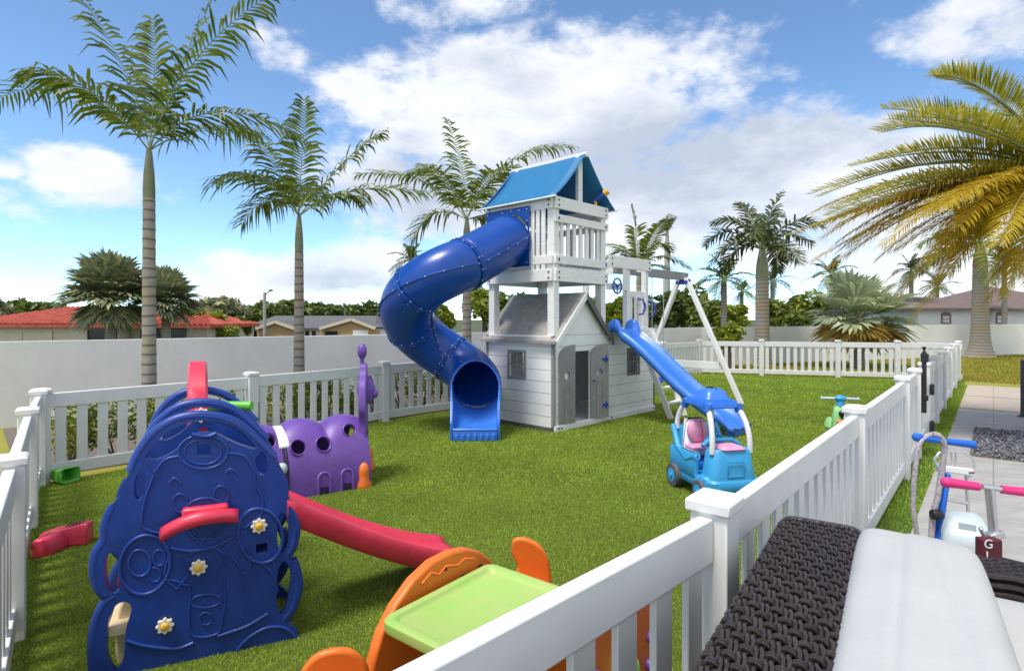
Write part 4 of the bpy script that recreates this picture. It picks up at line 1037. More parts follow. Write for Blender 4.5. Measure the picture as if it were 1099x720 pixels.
# spiral: centre on the +y side, radius R_, heading from -x clockwise
R_ = .50; C_ = V((-1.05, tcen+R_, 0)); z1, z2 = 2.34, .66; tot = R(316.4-0); N_ = 60
for i in range(1, N_+1):
    a = tot*i/N_; ph = -math.pi/2 - a    # angle of the point seen from the centre, moving clockwise
    q_ = a/tot; zz = z1 + (z2-z1)*(.5*q_ + .5*(3*q_*q_-2*q_**3)); path.append((V((C_.x + math.cos(ph)*R_, C_.y + math.sin(ph)*R_, zz)), a))
pts = [p for p, a in path]
def ring(i, r):
    t = (pts[min(i+1,len(pts)-1)] - pts[max(i-1,0)]).normalized(); sd = t.cross(V((0,0,1))).normalized(); up = sd.cross(t)
    return [pts[i] + sd*(math.sin(2*math.pi*k/28)*r) - up*(math.cos(2*math.pi*k/28)*r) for k in range(28)]
ts = thing  # alias unused
base = MB().box(-.118,-.1085,.36,1.26,2.36,3.24)
tube_root = pb('tube_slide', base, 'tubeblue', bevel=.004)
cut(tube_root, loc(MB().lathe([(TR-.01,-.2),(TR-.01,.2)], (-.11,tcen,2.80), 28, (1,0,0))), 40)
seams = [0, 10, 25, 40, 55, len(pts)-1]
fl = MB(); bo = MB()
for a_, b_ in zip(seams, seams[1:]):
    sec = MB().loft([ring(i, TR) for i in range(a_, b_+1)], True, False)
    pb('tube_section', sec, 'tubeblue', tube_root, smooth=50, solid=.014)
for sidx in seams[1:-1]:
    r0 = ring(sidx, 1.0); c0 = pts[sidx]; t = (pts[sidx+1]-pts[sidx-1]).normalized()
    for e_, rr in ((0,0),):
        rs_ = []
        for (dr, dt) in ((.004,-.028),(.026,-.024),(.030,-.004),(.022,0),(.030,.004),(.026,.024),(.004,.028)):
            rs_.append([c0 + (p-c0)*(TR+dr) + t*dt for p in r0])
        fl.loft(rs_, True, False)
    for k in range(0,28,2):
        p = c0 + (r0[k]-c0)*(TR+.018); bo.lathe([(.012,.02),(.012,.034),(.005,.038)], p, 8, t); bo.lathe([(.012,.02),(.012,.034),(.005,.038)], p, 8, -t)
# lengthwise seam flange on the first straight and bolts along it
for s_ in (-1,):
    for i in range(0, 10):
        pass
for (a_, b_) in ((0,10),(10,25),(25,40),(40,55)):
    for kk in (7, 21):
        edge = [ring(i, TR+.012)[kk] for i in range(a_, b_+1)]
        fl.tube(edge, .013, 6)
        for i in range(a_+1, b_, 2 if a_ == 0 else 3):
            p = ring(i, TR+.016)[kk]; n0 = (p-pts[i]).normalized(); up_ = V((0,0,1))
            bo.lathe([(.010,.008),(.010,.016),(.004,.02)], p, 8, n0)
pb('flange', fl, 'tubeblue', tube_root, smooth=50)
for (y, z) in [(.40,2.42),(.40,2.62),(.40,2.82),(.40,3.02),(.40,3.19),(.55,3.19),(.72,3.20),(.9,3.19),(1.22,3.19),(1.22,2.42),(.6,2.41),(.85,2.41)]:
    bo.lathe([(.012,0),(.012,.01),(.004,.014)], (-.118,y,z), 8, (-1,0,0))
pb('bolt', bo, 'bolt', tube_root, smooth=50)
# exit: the tube opens upward into a flat tray with side walls
pe = pts[-1].copy(); te = (pts[-1]-pts[-2]); te.z = 0; te.normalize(); sd = te.cross(V((0,0,1))).normalized()
rings = []; nn = 15; K = 30
for i in range(nn):
    q = i/(nn-1); c = pe + te*(.72*q); c.z = pe.z - .16*min(1,q*1.5); TE_ = TR + .025*min(1,q*4); tl_s = .26*(1-min(1,2*q))
    amax = math.pi*(1 - .0*q) if q < .001 else math.pi - (math.pi*.50)*min(1,(q/.62))**.8
    row = []
    flat = max(0, min(1, (q-.12)/.6)); ht = .52 - .42*max(0,(q-.45)/.55)
    for k in range(K+1):
        a = -amax + 2*amax*k/K
        rx, rzv = TE_*math.sin(a), -TE_*math.cos(a)
        # blend to a U of width .6
        ax_ = max(-1, min(1, a/(amax)))
        if abs(ax_) < .62: ux, uz = ax_/.62*.285, -TR+.0
        else: ux, uz = math.copysign(.285+.02*(abs(ax_)-.62)/.38, ax_), -TR + ht*(abs(ax_)-.62)/.38
        x_ = rx*(1-flat)+ux*flat; z_ = rzv*(1-flat)+uz*flat
        row.append(c + sd*x_ + V((0,0,z_)) + te*(z_*tl_s))
    rings.append(row)
ex_ = MB().loft(rings, closed=False, caps=False)
exit_o = pb('slide_exit', ex_, 'wave', tube_root, smooth=45, solid=.014)
# outer skirt with the ribbed front standing on the grass
lipz = rings[-1][K//2].z
f0 = pe + te*.725; f0.z = 0
fr_ = MB().beam(f0 + V((0,0,lipz*.5-.01)) - te*.03, f0 + V((0,0,lipz*.5-.01)) + te*.02, .58, lipz-.02)
for k in range(7): fr_.beam(f0 + te*.02 + sd*(-.24+k*.08) + V((0,0,.01)), f0 + te*.02 + sd*(-.24+k*.08) + V((0,0,lipz-.05)), .04, .045, up=te)
fr_.tube([f0 - sd*.29 + V((0,0,lipz+.0)), f0 + sd*.29 + V((0,0,lipz))], .026, 10)
for s_ in (-1,1):
    a0 = pe + sd*s_*.345; a1 = f0 + sd*s_*.325
    poly = [V((a0.x,a0.y,.0))+te*.12, V((a1.x,a1.y,0)), V((a1.x,a1.y,lipz+.09)), V((a0.x,a0.y,.62))+te*.36, V((a0.x,a0.y,.66))+te*.12]
    w_ = -sd*s_*.03
    fr_.add(poly+[p+w_ for p in poly], [(0,1,2,3,4),(9,8,7,6,5)]+[(i,(i+1)%5,(i+1)%5+5,i+5) for i in range(5)])
pb('exit_skirt', fr_, 'wave', exit_o, bevel=.008)

# ---- a swing hanging from the beam
sw = thing('swing', 'blue belt swing hanging on two chains from the grey beam', 'swing', PM @ V((3.30,BY,0)), PR)
for x in (3.10, 3.52):
    loc_ = MB().tube([PM @ V((x,BY,BZ-.02)), PM @ V((x,BY,.50))], .008, 6); loc_.build('chain', M['bolt'], sw)
st_ = MB().loft([[PM @ V((3.10+.42*i/8, BY+dy, .50-.09*math.sin(math.pi*i/8)+dz)) for dy, dz in ((-.07,0),(.07,0),(.07,.012),(-.07,.012))] for i in range(9)])
st_.build('seat', M['wheelblue'], sw, smooth=40)
# ================================================================== TOYS ON THE TURF
# ---- blue bear-shaped climber with red slide
cb0 = V((-1.83,2.56,0)); ce = V((.91,.41,0)).normalized(); cnn = V((ce.y,-ce.x,0))     # cnn faces the viewer
cl = thing('toddler_climber', 'navy blue bear-shaped toddler climber with red slide and red handle on the turf', 'climber', (cb0+ce*.4)[:])
CO = (0,380); CS = 2.118
def c2(p):      # tracing of the panel, in metres along the panel and up
    q = onplane(p[0]/CS+CO[0], p[1]/CS+CO[1], cb0, cnn) - cb0
    return (q.dot(ce), q.z)
def smoothpoly(pts, n=4):
    out = []; m = len(pts)
    for i in range(m):
        p0, p1, p2, p3 = [V((*pts[(i+k-1) % m],0)) for k in range(4)]
        for j in range(n):
            t = j/n
            p = .5*((2*p1)+(-p0+p2)*t+(2*p0-5*p1+4*p2-p3)*t*t+(-p0+3*p1-3*p2+p3)*t**3)
            out.append((p.x,p.y))
    return out
OUT = [(305,245),(322,212),(355,175),(402,147),(460,134),(520,145),(562,170),(592,200),(617,226),(642,265),(656,300),(657,335),(669,360),(676,400),(670,438),(662,462),(676,492),(682,532),(670,580),(652,606),(674,628),(684,660),(680,692),
       (668,735),(560,770),(430,790),(320,800),(225,790),(208,730),(206,660),(214,600),(236,560),(243,548),(224,538),(208,500),(214,450),(234,422),(234,385),(252,345),(273,320),(284,290)]
ARCH = [(330,232),(372,184),(428,156),(468,151),(522,161),(562,188),(582,216),(545,206),(515,193),(490,181),(452,179),(425,193),(405,213),(378,231),(352,240)]
def ell(cx_, cy_, rx, ry, n=14, rot=0): return [(cx_+rx*math.cos(2*math.pi*i/n)*math.cos(rot)-ry*math.sin(2*math.pi*i/n)*math.sin(rot), cy_+rx*math.cos(2*math.pi*i/n)*math.sin(rot)+ry*math.sin(2*math.pi*i/n)*math.cos(rot)) for i in range(n)]
HOLES = [ell(318,298,13,34,14,.12), ell(594,248,14,27,14,-.1), [(240,470),(252,450),(268,452),(266,490),(273,530),(257,543),(241,522)],
         [(243,620),(262,572),(288,563),(299,580),(286,625),(281,690),(262,722),(244,690)], [(634,368),(648,364),(656,398),(651,438),(637,452),(630,420)], [(632,492),(648,470),(661,500),(655,555),(640,593),(629,565)],
         [(448,205),(478,205),(478,232),(448,232)], [(582,432),(608,428),(608,450),(582,454)], [(462,716),(508,708),(508,745),(462,748)], [(545,700),(576,694),(576,718),(545,722)]]
TH = .045
def bear_panel(off):
    o = cb0 + off
    mb = MB().prism([c2(p) for p in smoothpoly([p for p in OUT], 4)], o, ce, V((0,0,1)), -cnn*TH)
    pan = mb.build('bear_panel', M['navy'], cl)
    k = MB()
    for h_ in [ARCH]+HOLES:
        k.prism([c2(p) for p in smoothpoly(h_, 3 if len(h_) > 4 else 1)], o+cnn*.1, ce, V((0,0,1)), -cnn*(TH+.2))
    cut(pan, k, 40)
    md = pan.modifiers.new('bevel', 'BEVEL'); md.width = .012; md.segments = 3; md.limit_method = 'ANGLE'; md.angle_limit = R(50)
    return pan
def relief(pan, off):
    o = cb0 + off; k = MB()
    def ln(pts, r=.007, closed=False, n=4):
        if closed: pts = smoothpoly(pts, n)
        else:
            e = [pts[0]]+list(pts)+[pts[-1]]; q = []
            for i in range(1, len(e)-2):
                p0,p1,p2,p3 = [V((*e[i+j-1],0)) for j in range(4)]
                for j in range(n):
                    t = j/n; p = .5*((2*p1)+(-p0+p2)*t+(2*p0-5*p1+4*p2-p3)*t*t+(-p0+3*p1-3*p2+p3)*t**3); q.append((p.x,p.y))
            q.append(pts[-1]); pts = q
        w = [o + ce*c2(p)[0] + V((0,0,c2(p)[1])) + cnn*.002 for p in pts]
        k.tube(w, r, 8, closed=closed, up=cnn)
    ln(ell(462,222,56,38,16), closed=True); ln(ell(462,222,42,28,14), .005, closed=True); ln([(436,182),(470,187),(492,180)], .011)
    ln([(350,275),(330,330),(322,385),(345,402),(385,408)]); ln([(352,268),(375,240),(405,232)]); ln([(520,225),(556,232),(575,262),(582,300),(597,330),(592,365),(555,395)])
    ln([(384,292),(398,281),(411,293)], .006); ln([(512,270),(526,260),(540,272)], .006)
    ln(ell(410,338,17,21,12), .005, closed=True); ln(ell(503,320,17,21,12), .005, closed=True)
    ln([(418,372),(425,345),(455,328),(490,330),(515,352),(520,378)], .006); ln(ell(462,392,40,28,14), .006, closed=True); ln([(440,405),(462,418),(486,402)], .005)
    ln(ell(330,478,56,68,18,.3), .009, closed=True); ln(ell(318,474,25,30,12), .007, closed=True); ln(ell(362,462,14,18,10), .005, closed=True); ln(ell(352,500,14,16,10), .005, closed=True)
    ln(ell(592,412,50,62,18,-.2), .009, closed=True)
    ln([(388,440),(435,447),(490,436),(530,415)], .009); ln([(385,455),(375,500),(400,532),(412,520),(430,500)], .006)
    ln([(425,480),(432,455),(475,440),(505,450),(512,480)], .006); ln([(520,455),(540,475),(552,500),(572,470),(560,440)], .006)
    ln([(430,520),(432,560),(430,600),(440,640),(495,634),(505,600),(512,560),(508,510)], .006); ln(ell(468,560,34,15,12,-.1), .005, closed=True); ln(ell(468,600,14,14,10), .005, closed=True)
    ln([(340,548),(380,512),(425,525)], .006); ln([(590,470),(620,500),(630,540)], .007)
    ln([(288,650),(330,662),(400,668),(440,655)], .009); ln([(495,640),(560,618),(610,588)], .009)
    ln([(525,735),(530,690),(560,648),(610,620),(655,625),(678,660),(676,690)], .010); ln([(300,760),(320,735),(360,722),(410,730),(440,760)], .010)
    k.build('relief', M['navy'], pan, smooth=60)
def rim(pan, off):
    o = cb0 + off; pts_ = [(297,268),(318,222),(352,180),(400,150),(460,141),(520,152),(562,178),(596,210),(622,236)]
    def rail(pts_, r):
        e = [pts_[0]]+pts_+[pts_[-1]]; q = []
        for i in range(1,len(e)-2):
            a,b,c,d = [V((*e[i+j-1],0)) for j in range(4)]
            for j in range(5):
                t = j/5; q.append(.5*((2*b)+(-a+c)*t+(2*a-5*b+4*c-d)*t*t+(-a+3*b-3*c+d)*t**3))
        q.append(V((*pts_[-1],0)))
        return MB().tube([o + ce*c2(p)[0] + V((0,0,c2(p)[1])) - cnn*TH*.5 for p in q], r, 12, up=cnn)
    rail(pts_, .025).build('arch_rail', M['navy'], pan, smooth=60)
    rail([(240,552),(224,534),(213,500),(218,455),(237,425),(240,388),(258,348)], .025).build('hand_rail', M['navy'], pan, smooth=60)
    rail([(212,735),(210,660),(220,605),(240,565),(262,552)], .025).build('hand_rail', M['navy'], pan, smooth=60)
    rail([(655,345),(665,370),(672,400),(666,436),(655,458)], .026).build('hand_rail', M['navy'], pan, smooth=60)
    rail([(664,470),(673,496),(678,532),(666,576),(648,604)], .026).build('hand_rail', M['navy'], pan, smooth=60)
def flower(pan, off, u, v, s=1.0):
    q = onplane(u/CS+CO[0], v/CS+CO[1], cb0, cnn) + off + cnn*.004
    f = MB()
    for layer, (rr, dz) in enumerate(((.036,.0),)):
        pts = []
        for i in range(48): a = 2*math.pi*i/48; r = (.034+.005*math.cos(8*a))*s; pts.append((r*math.cos(a), r*math.sin(a)))
        f.prism(pts, q, ce, V((0,0,1)), cnn*.016)
    fo = f.build('flower_knob', M['cream_white'], pan, bevel=.006, seg=3)
    MB().lathe([(.017*s,.012),(.017*s,.022),(.013*s,.026),(.004,.027)], q, 16, cnn).build('flower_centre', M['yellow'], fo, smooth=50)
M['cream_white'] = mat('off_white_plastic', (.72,.66,.52), .45, .08)
off1, off2, off3 = V((0,0,0)), V((-.215,.42,0)), V((-.52,.98,0))
p1 = bear_panel(off1); relief(p1, off1); rim(p1, off1)
for u, v in ((589,388),(452,482),(376,614)): flower(p1, off1, u, v)
p2 = bear_panel(off2); rim(p2, off2); flower(p2, off2, 452, 172, 1.1)
p3 = bear_panel(off3); rim(p3, off3)
# red handle across the face: a bent gutter with a rounded rim
hb = [(368,408),(420,376),(480,357),(540,366)]
def hp(u, v, d): return onplane(u/CS+CO[0], v/CS+CO[1], cb0, cnn) + cnn*d
hm = MB(); rings = []
for i in range(13):
    t = i/12; c = bez([V((368,405,0)),V((425,362,0)),V((480,352,0)),V((542,362,0))], t)
    d = .035 + .035*math.sin(math.pi*t); w = hp(c.x, c.y, d); r = .030
    rings.append([w + V((0,0,1))*(math.cos(a)*r*.95) + cnn*(math.sin(a)*r) for a in [math.pi*(-.15)+ j*math.pi*1.3/8 for j in range(9)]])
hm.loft(rings, closed=False, caps=False)
hm.build('handle', M['red'], cl, smooth=60, solid=.010)
MB().beam(hp(415,358,.03), hp(520,346,.03), .05, .05, up=cnn).build('handle_block', M['red'], cl, bevel=.012)
# red arched bar bridging the two rear panels
ar = MB(); rings = []
a0, a1 = P(213,470,3.05), P(213,470,3.78)
a0 = V((P(214,440,3.24).x,3.22,1.0)); a1 = V((P(214,420,3.86).x,3.84,.98))
for i in range(17):
    t = i/16; p = a0.lerp(a1, t) + V((0,0,.33*math.sin(math.pi*t)**.55))
    rings.append([p + ce*x + V((0,0,z)) for x, z in ((-.048,-.03),(.048,-.03),(.052,.0),(.04,.022),(-.04,.022),(-.052,.0))])
ar.loft(rings); ar.build('arch_bar', M['red'], cl, smooth=45)
MB().tube([a0+V((-.12,.36,.06)), a0+V((.14,.36,.06))], .03, 10).build('green_knob', M['green'], cl, smooth=60)
# cream steps, a red tread and the platform between the two front panels
mid = lambda s, z, d: cb0 + ce*s + V((-.082,.165,0))*d*2*.5 + V((0,0,z))
for s, z, m_ in ((.10,.18,'cream'),(.14,.40,'red'),(.20,.62,'cream')):
    b_ = cb0 + ce*s + V((0,0,z)); MB().beam(b_ - cnn*TH*.9, b_ + off2 + cnn*.0, .16, .05).build('step', M[m_], cl, bevel=.012)
b_ = cb0 + ce*.52 + V((0,0,.60)); MB().beam(b_ - cnn*TH*.95, b_ + off2, .34, .05).build('platform', M['navy'], cl, bevel=.01)
MB().prism(smoothpoly([(0,0),(.06,.0),(.10,.16),(.09,.30),(.04,.32),(.0,.2)],3), cb0+ce*.045-cnn*.11+V((0,0,.0)), ce, V((0,0,1)), -cnn*.06).build('step_side', M['cream'], cl, bevel=.01)
# red slide running to the right
S0, S1 = V((-1.24,3.03,.63)), V((-.36,3.73,.075)); sdir = (S1-S0); sdir.z = 0; ln_ = sdir.length; sdir.normalize(); sside = V((sdir.y,-sdir.x,0))
rings = []
for i in range(25):
    t = i/24; z = .63*(1-t)**1.15 + .085*t**3 + .02
    if t > .8: z = max(z, .085)
    c = S0 + sdir*(ln_*t); c.z = z
    w = .185; h_ = .055*(1 if t < .85 else 1-(t-.85)*3.0)
    flare = .06*max(0,(t-.8)/.2)
    rings.append([c + sside*a + V((0,0,b)) for a, b in ((-w-flare,-.07),(-w-.008-flare,h_*.6),(-w-flare,h_),(-w+.018,h_+.006),(-w+.04,h_*.6),(-w+.055,.008),(0,0),(w-.055,.008),(w-.04,h_*.6),(w-.018,h_+.006),(w+flare,h_),(w+.008+flare,h_*.6),(w+flare,-.07))])
rs_ = MB().loft(rings, closed=False, caps=False).build('slide', M['red_slide'] if 'red_slide' in M else M['red'], cl, smooth=50, solid=.010)
rb_ = MB()
for i in range(2, 22, 3):
    t = i/24; c = rings[i][0].lerp(rings[i][12], .5)
    for s_ in (-1, 1): rb_.beam(c + sside*s_*.183 + V((0,0,.008)), c + sside*s_*.183 + V((0,0,.06)), .012, .012)
rb_.build('rib', M['red'], rs_)
e_ = S1 + sdir*.0; MB().beam(S1 - sdir*.05 + V((0,0,-.03)), S1 - sdir*.0 + V((0,0,-.03)), .30, .075).build('slide_foot', M['red'], rs_, bevel=.015)

# ---- purple crawl-through tunnel toy
t0 = V((-2.55,5.12,0)); td = V((.82,.573,0)).normalized(); tn = V((td.y,-td.x,0)); TL_ = 1.22
ct = thing('crawl_tunnel', 'purple caterpillar-shaped crawl tunnel with round portholes on the turf', 'crawl tunnel', t0+td*.5)
HB = [-.12,.36,.69,1.03]      # where the three humps of the back meet
def tprof(t):
    for a_, b_ in zip(HB, HB[1:]):
        if t <= b_: return .565 + .09*max(0, math.sin(math.pi*(t-a_)/(b_-a_)))**.6
    return .6
mb = MB(); rings = []; NS = 60
for i in range(NS+1):
    t = i/NS; h_ = tprof(t); c = t0 + td*(TL_*t)
    row = []
    for k in range(33):
        a = math.pi*k/32; row.append(c + tn*(-math.cos(a)*.36*(1+.0*t)) *(-1) + V((0,0,(math.sin(a)**.8)*h_)))
    rings.append(row)
mb.loft(rings, closed=False, caps=False)
body = mb.build('tunnel_body', M['purple'], ct, smooth=60)
md = body.modifiers.new('solid', 'SOLIDIFY'); md.thickness = .03; md.offset = -1
bpy.context.view_layer.update()
me = bpy.data.meshes.new_from_object(body.evaluated_get(bpy.context.evaluated_depsgraph_get())); body.modifiers.clear(); body.data = me
portholes = []
def hole_at(u, v):
    # where the line of sight meets the near side of the tunnel
    d = ray(u, v); best = None
    for i in range(400):
        y = 4.6 + i*.005; p = V((0,0,CAM_H)) + d*y
        r = p - t0; t = r.dot(td)/TL_
        if 0 <= t <= 1:
            x = r.dot(tn); h_ = tprof(t); zt = h_*max(0,1-(x/.36)**2)**.4 if abs(x) < .36 else -1
            if p.z <= zt: return p
    return None
kk = MB(); rimh = []
for (u, v, r) in ((287.5,473,.066),(320,480,.066),(347,476.5,.066),(375,461.5,.058)):
    p = hole_at(u, v)
    if p is None: continue
    n = (tn*.86 + V((0,0,.45)) + td*.12).normalized(); kk.lathe([(r,-.2),(r,.2)], p, 24, n); rimh.append((p, n, r))
for t in (.40,.62,.12,.86):
    pass
cut(body, kk, 50)
for p, n, r in rimh:
    rm = MB(); x = n.orthogonal().normalized(); y = n.cross(x); pth = []
    for j in range(28):
        a = 2*math.pi*j/28; q = p + (x*math.cos(a)+y*math.sin(a))*(r+.006)
        rr = q - t0; t = min(1,max(0,rr.dot(td)/TL_)); xx = rr.dot(tn); zt = tprof(t)*max(.02,1-(min(.359,abs(xx))/.36)**2)**.4
        q = p + (q-p)
        pth.append(q)
    rm.tube(pth, .010, 6, closed=True, up=n); rm.build('porthole_rim', M['purple'], body, smooth=60)
# arched feet recesses, seam and white hinge strap
ft = MB()
for (u, v) in ((333,503),(354.5,498)):
    p = G(u, v+15); p = t0 + td*((p-t0).dot(td)) + tn*.36
    pts = [(-.05,.0),(.05,.0),(.05,.14)]+[(.05*math.cos(a*math.pi/8), .14+.05*math.sin(a*math.pi/8)) for a in range(1,8)]+[(-.05,.14)]
    pth = [p + td*a + V((0,0,b)) + tn*(.004-.25*max(0,b-.12)) for a, b in [(-.055,0),(-.055,.14)]+[(-.055*math.cos(a*math.pi/8),.14+.055*math.sin(a*math.pi/8)) for a in range(1,8)]+[(.055,.14),(.055,0)]]
    ft.tube(pth, .014, 8, up=tn)
ft.build('foot_arch', M['purple'], body, smooth=60)
fp = MB()
for (u, v) in ((333,503),(354.5,498)):
    p = G(u, v+15); p = t0 + td*((p-t0).dot(td)) + tn*.362
    for k in (-.025,0,.025): fp.tube([p+td*k+V((0,0,.0)), p+td*k+V((0,0,.07))], .010, 6)
fp.build('grille', M['darkhole'], body)
sm = MB(); tsm = ((hole_at(303,470) or t0+td*.3) - t0).dot(td)/TL_
for k in range(2,31):
    pass
for dx in (-.012,.012):
    pth = [t0 + td*(TL_*tsm+dx) + tn*(math.cos(math.pi*k/32)*.363) + V((0,0,(math.sin(math.pi*k/32)**.8)*(tprof(tsm)+.006))) for k in range(0,33)]
    sm.tube(pth, .008, 6, up=td)
sm.build('seam', M['darkhole'], body, smooth=60)
pth = [t0 + td*(TL_*tsm) + tn*(math.cos(math.pi*k/32)*.372) + V((0,0,(math.sin(math.pi*k/32)**.8)*(tprof(tsm)+.022))) for k in range(8,17)]
MB().loft([[p-td*.045,p+td*.045,p+td*.045-V((0,0,.02)),p-td*.045-V((0,0,.02))] for p in pth]).build('strap', M['whiteplastic'], ct, bevel=.004)
bu = hole_at(303,503)
if bu: MB().ball(bu, .045, 12, (1,1,1.2)).build('button', M['aqua'], ct, smooth=60)
# upright head board at the far end, seen edge-on, with an antenna
hx = t0 + td*(TL_+.02)
hpz = [(-.24,.05),(.26,.05),(.28,.30),(.25,.60),(.30,.72),(.24,.95),(.10,1.06),(.05,1.14),(-.05,1.14),(-.10,1.06),(-.24,.95),(-.30,.72),(-.25,.60),(-.28,.30)]
tilt = V((-.20,.98,0)).normalized()
hd_ = MB().prism(smoothpoly(hpz,4), hx, tilt, V((0,0,1)), V((tilt.y,-tilt.x,0))*.07).build('head_board', M['purple'], ct)
cut(hd_, MB().lathe([(.17,-.3),(.17,.3)], hx+V((0,0,.33)), 28, V((tilt.y,-tilt.x,0))), 45)
md = hd_.modifiers.new('bevel','BEVEL'); md.width=.012; md.segments=3; md.limit_method='ANGLE'; md.angle_limit=R(50)
hn_ = V((tilt.y,-tilt.x,0))
fc = MB().ball(hx+hn_*.06+V((0,0,.88)), .10, 14, (.9,.9,1.5)); fc.ball(hx+hn_*.13+V((0,0,.84)), .05, 12)
fc.build('face_relief', M['purple'], hd_, smooth=60)
an = MB().tube([hx+hn_*.02+V((0,0,1.10)), hx+hn_*.02+V((0,0,1.20))], .022, 8); an.ball(hx+hn_*.02+V((0,0,1.27)), .055, 12, (.9,.9,1.45))
an.build('antenna', M['purple'], ct, smooth=60)
for (u, v, y_) in ((391,515,0),(397.5,492,0)):
    p = (hx - tilt*.33 + hn_*.05) if u < 394 else (hx + tilt*.3 + hn_*.06)
    p = V((p.x,p.y,0)); f = MB().lathe([(.075,0),(.078,.03),(.055,.08),(.058,.14),(.05,.2),(.02,.235)], p, 14)
    for q in f.v: q.y = p.y + (q.y-p.y)*1.2
    f.build('foot', M['orange'], ct, smooth=60)

# ---- lime topped play table with orange ends
tb = [G(525,602,.5), G(427,671,.5), G(620,634,.5)]; te_ = (tb[2]-tb[0]); tl_ = (tb[1]-tb[0]); wx_, ly_ = te_.length, tl_.length
tx, ty = te_.normalized(), tl_.normalized(); tz = V((0,0,1)); ty = (ty - tx*ty.dot(tx)).normalized()
tt = thing('play_table', 'low play table with a worn lime tray top and orange arched ends', 'play table', (tb[0]+tx*.22+ty*.3-V((0,0,.5)))[:])
def tp(a, b, z): return tb[0] + tx*a + ty*b + V((0,0,z-.5))
def rrect(x0,x1,y0,y1,r,n=5):
    out = []
    for (cx_, cy_, s) in ((x1-r,y1-r,0),(x0+r,y1-r,1),(x0+r,y0+r,2),(x1-r,y0+r,3)):
        for i in range(n+1): a = math.pi/2*(s+i/n); out.append((cx_+r*math.cos(a), cy_+r*math.sin(a)))
    return out
A_, B_ = .48, .63
rings = []
for ins, z, r in ((0.004,.452,.05),(0,.462,.05),(0,.490,.05),(.008,.499,.045),(.020,.500,.04),(.034,.496,.035),(.042,.484,.03),(.048,.480,.026)):
    rings.append([tp(a,b,z) for a,b in rrect(ins, A_-ins, ins, B_-ins, r)])
MB().loft(rings).build('table_top', M['limeworn'], tt, smooth=40)
# the arched orange end board on the left: along the b axis at a<0
onp = tp(-.02,0,0); nrm = tx
def e2(u, v): q = onplane(u, v, onp, nrm) - onp; return (q.dot(ty), q.z)
arc = [e2(*p) for p in ((529,602),(517,592),(502,588.5),(486,592),(465,603),(445,622),(425,650),(410,680),(400,715))]
b_l = arc[-1][0]
poly = arc + [(b_l+.02,.18),(b_l+.03,.0),(b_l-.14,.0),(b_l-.16,.16),(b_l*.5,.26),(.14,.16),(.12,0),(-.05,0),(-.05,.2)]
poly = [(p[0],p[1]+.0) for p in poly]
MB().prism(poly, onp, ty, tz, -tx*.05).build('end_board', M['orange'], tt, bevel=.012, seg=3)
rl = MB()
wv = [e2(u,v) for u,v in ((452,626),(462,614),(470,616),(478,607),(490,606),(498,599),(508,599))]
rl.tube([onp + ty*a + tz*b - tx*(-.002) for a, b in wv], .006, 6, up=tx)
rl.build('relief', M['orange'], tt, smooth=60)
cu_ = MB()
for (u,v) in ((478,610),): a,b = e2(u,v); cu_.lathe([(.009,-.0),(.009,.004)], onp+ty*a+tz*b, 10, tx)
for (u,v) in ((432,664),(462,641),(496,618),(515,607)): a,b = e2(u,v); cu_.beam(onp+ty*(a-.012)+tz*b+tx*.002, onp+ty*(a+.012)+tz*b+tx*.002, .006, .012)
cu_.build('slot', M['darkhole'], tt)
opp = [(-.02,.0),(.12,.0),(.14,.16),(.32,.26),(.50,.16),(.52,.0),(.66,.0),(.66,.40),(.56,.448),(.06,.448),(-.02,.40)]
MB().prism(opp, tp(A_-.06,0,0), ty, tz, tx*.05).build('end_board', M['orange'], tt, bevel=.012, seg=3)
# ---- two orange chairs
def chair(label, c, ang, backh=.47, pts=None, grp='orange child chairs at the play table'):
    """c: foot of the back; ang: direction the sitter faces"""
    r = thing('child_chair', label, 'chair', c, ang, grp); Mx = FR[r.name]
    W = lambda x,y,z: Mx @ V((x,y,z))
    bp = pts or [(-.15,.20),(.15,.20),(.16,.32),(.14,.42),(.08,backh),(-.08,backh),(-.14,.42),(-.16,.32)]
    MB().prism(smoothpoly(bp,4), W(-.02,0,0), (W(0,-1,0)-W(0,0,0)), (W(.10,0,1)-W(0,0,0))*1.0, W(.035,0,0)-W(0,0,0)).build('backrest', M['orange'], r, bevel=.014, seg=3)
    MB().loft([[W(a,b,z) for a,b in rrect(.02+i_,.30-i_,-.15+i_,.15-i_,.05)] for z,i_ in ((.225,.004),(.23,0),(.25,0),(.258,.01))]).build('seat', M['orange'], r, smooth=40)
    for x in (.03,.25):
        for y in (-.12,.12): MB().beam(W(x,y,0), W(x+.01,y*.9,.228), .06,.05, up=W(1,0,0)-W(0,0,0), w2=.05).build('leg', M['orange'], r, bevel=.01)
    return r
q = G(566,640); q = V((P(566,600,2.98).x, 2.98, 0))
ear = [(-.06,.20),(.10,.20),(.12,.30),(.11,.40),(.075,.485),(.0,.50),(-.065,.455),(-.09,.36)]
chair('orange moulded child chair beyond the lime table, its rounded back half seen', q[:], math.atan2(-.8,-.1), .47, [(-.11,.20),(.06,.20),(.075,.28),(.045,.335),(.075,.40),(.07,.475),(.01,.49),(-.07,.45),(-.115,.36)])
q2 = V((P(362,700,2.12).x, 2.08, 0))
chair('orange moulded child chair between the climber and the table, cut by the lower edge', q2[:], math.atan2(-.9,.25), .43, [(-.12,.20),(.12,.20),(.13,.28),(.11,.37),(.05,.43),(-.05,.43),(-.11,.37),(-.13,.28)])
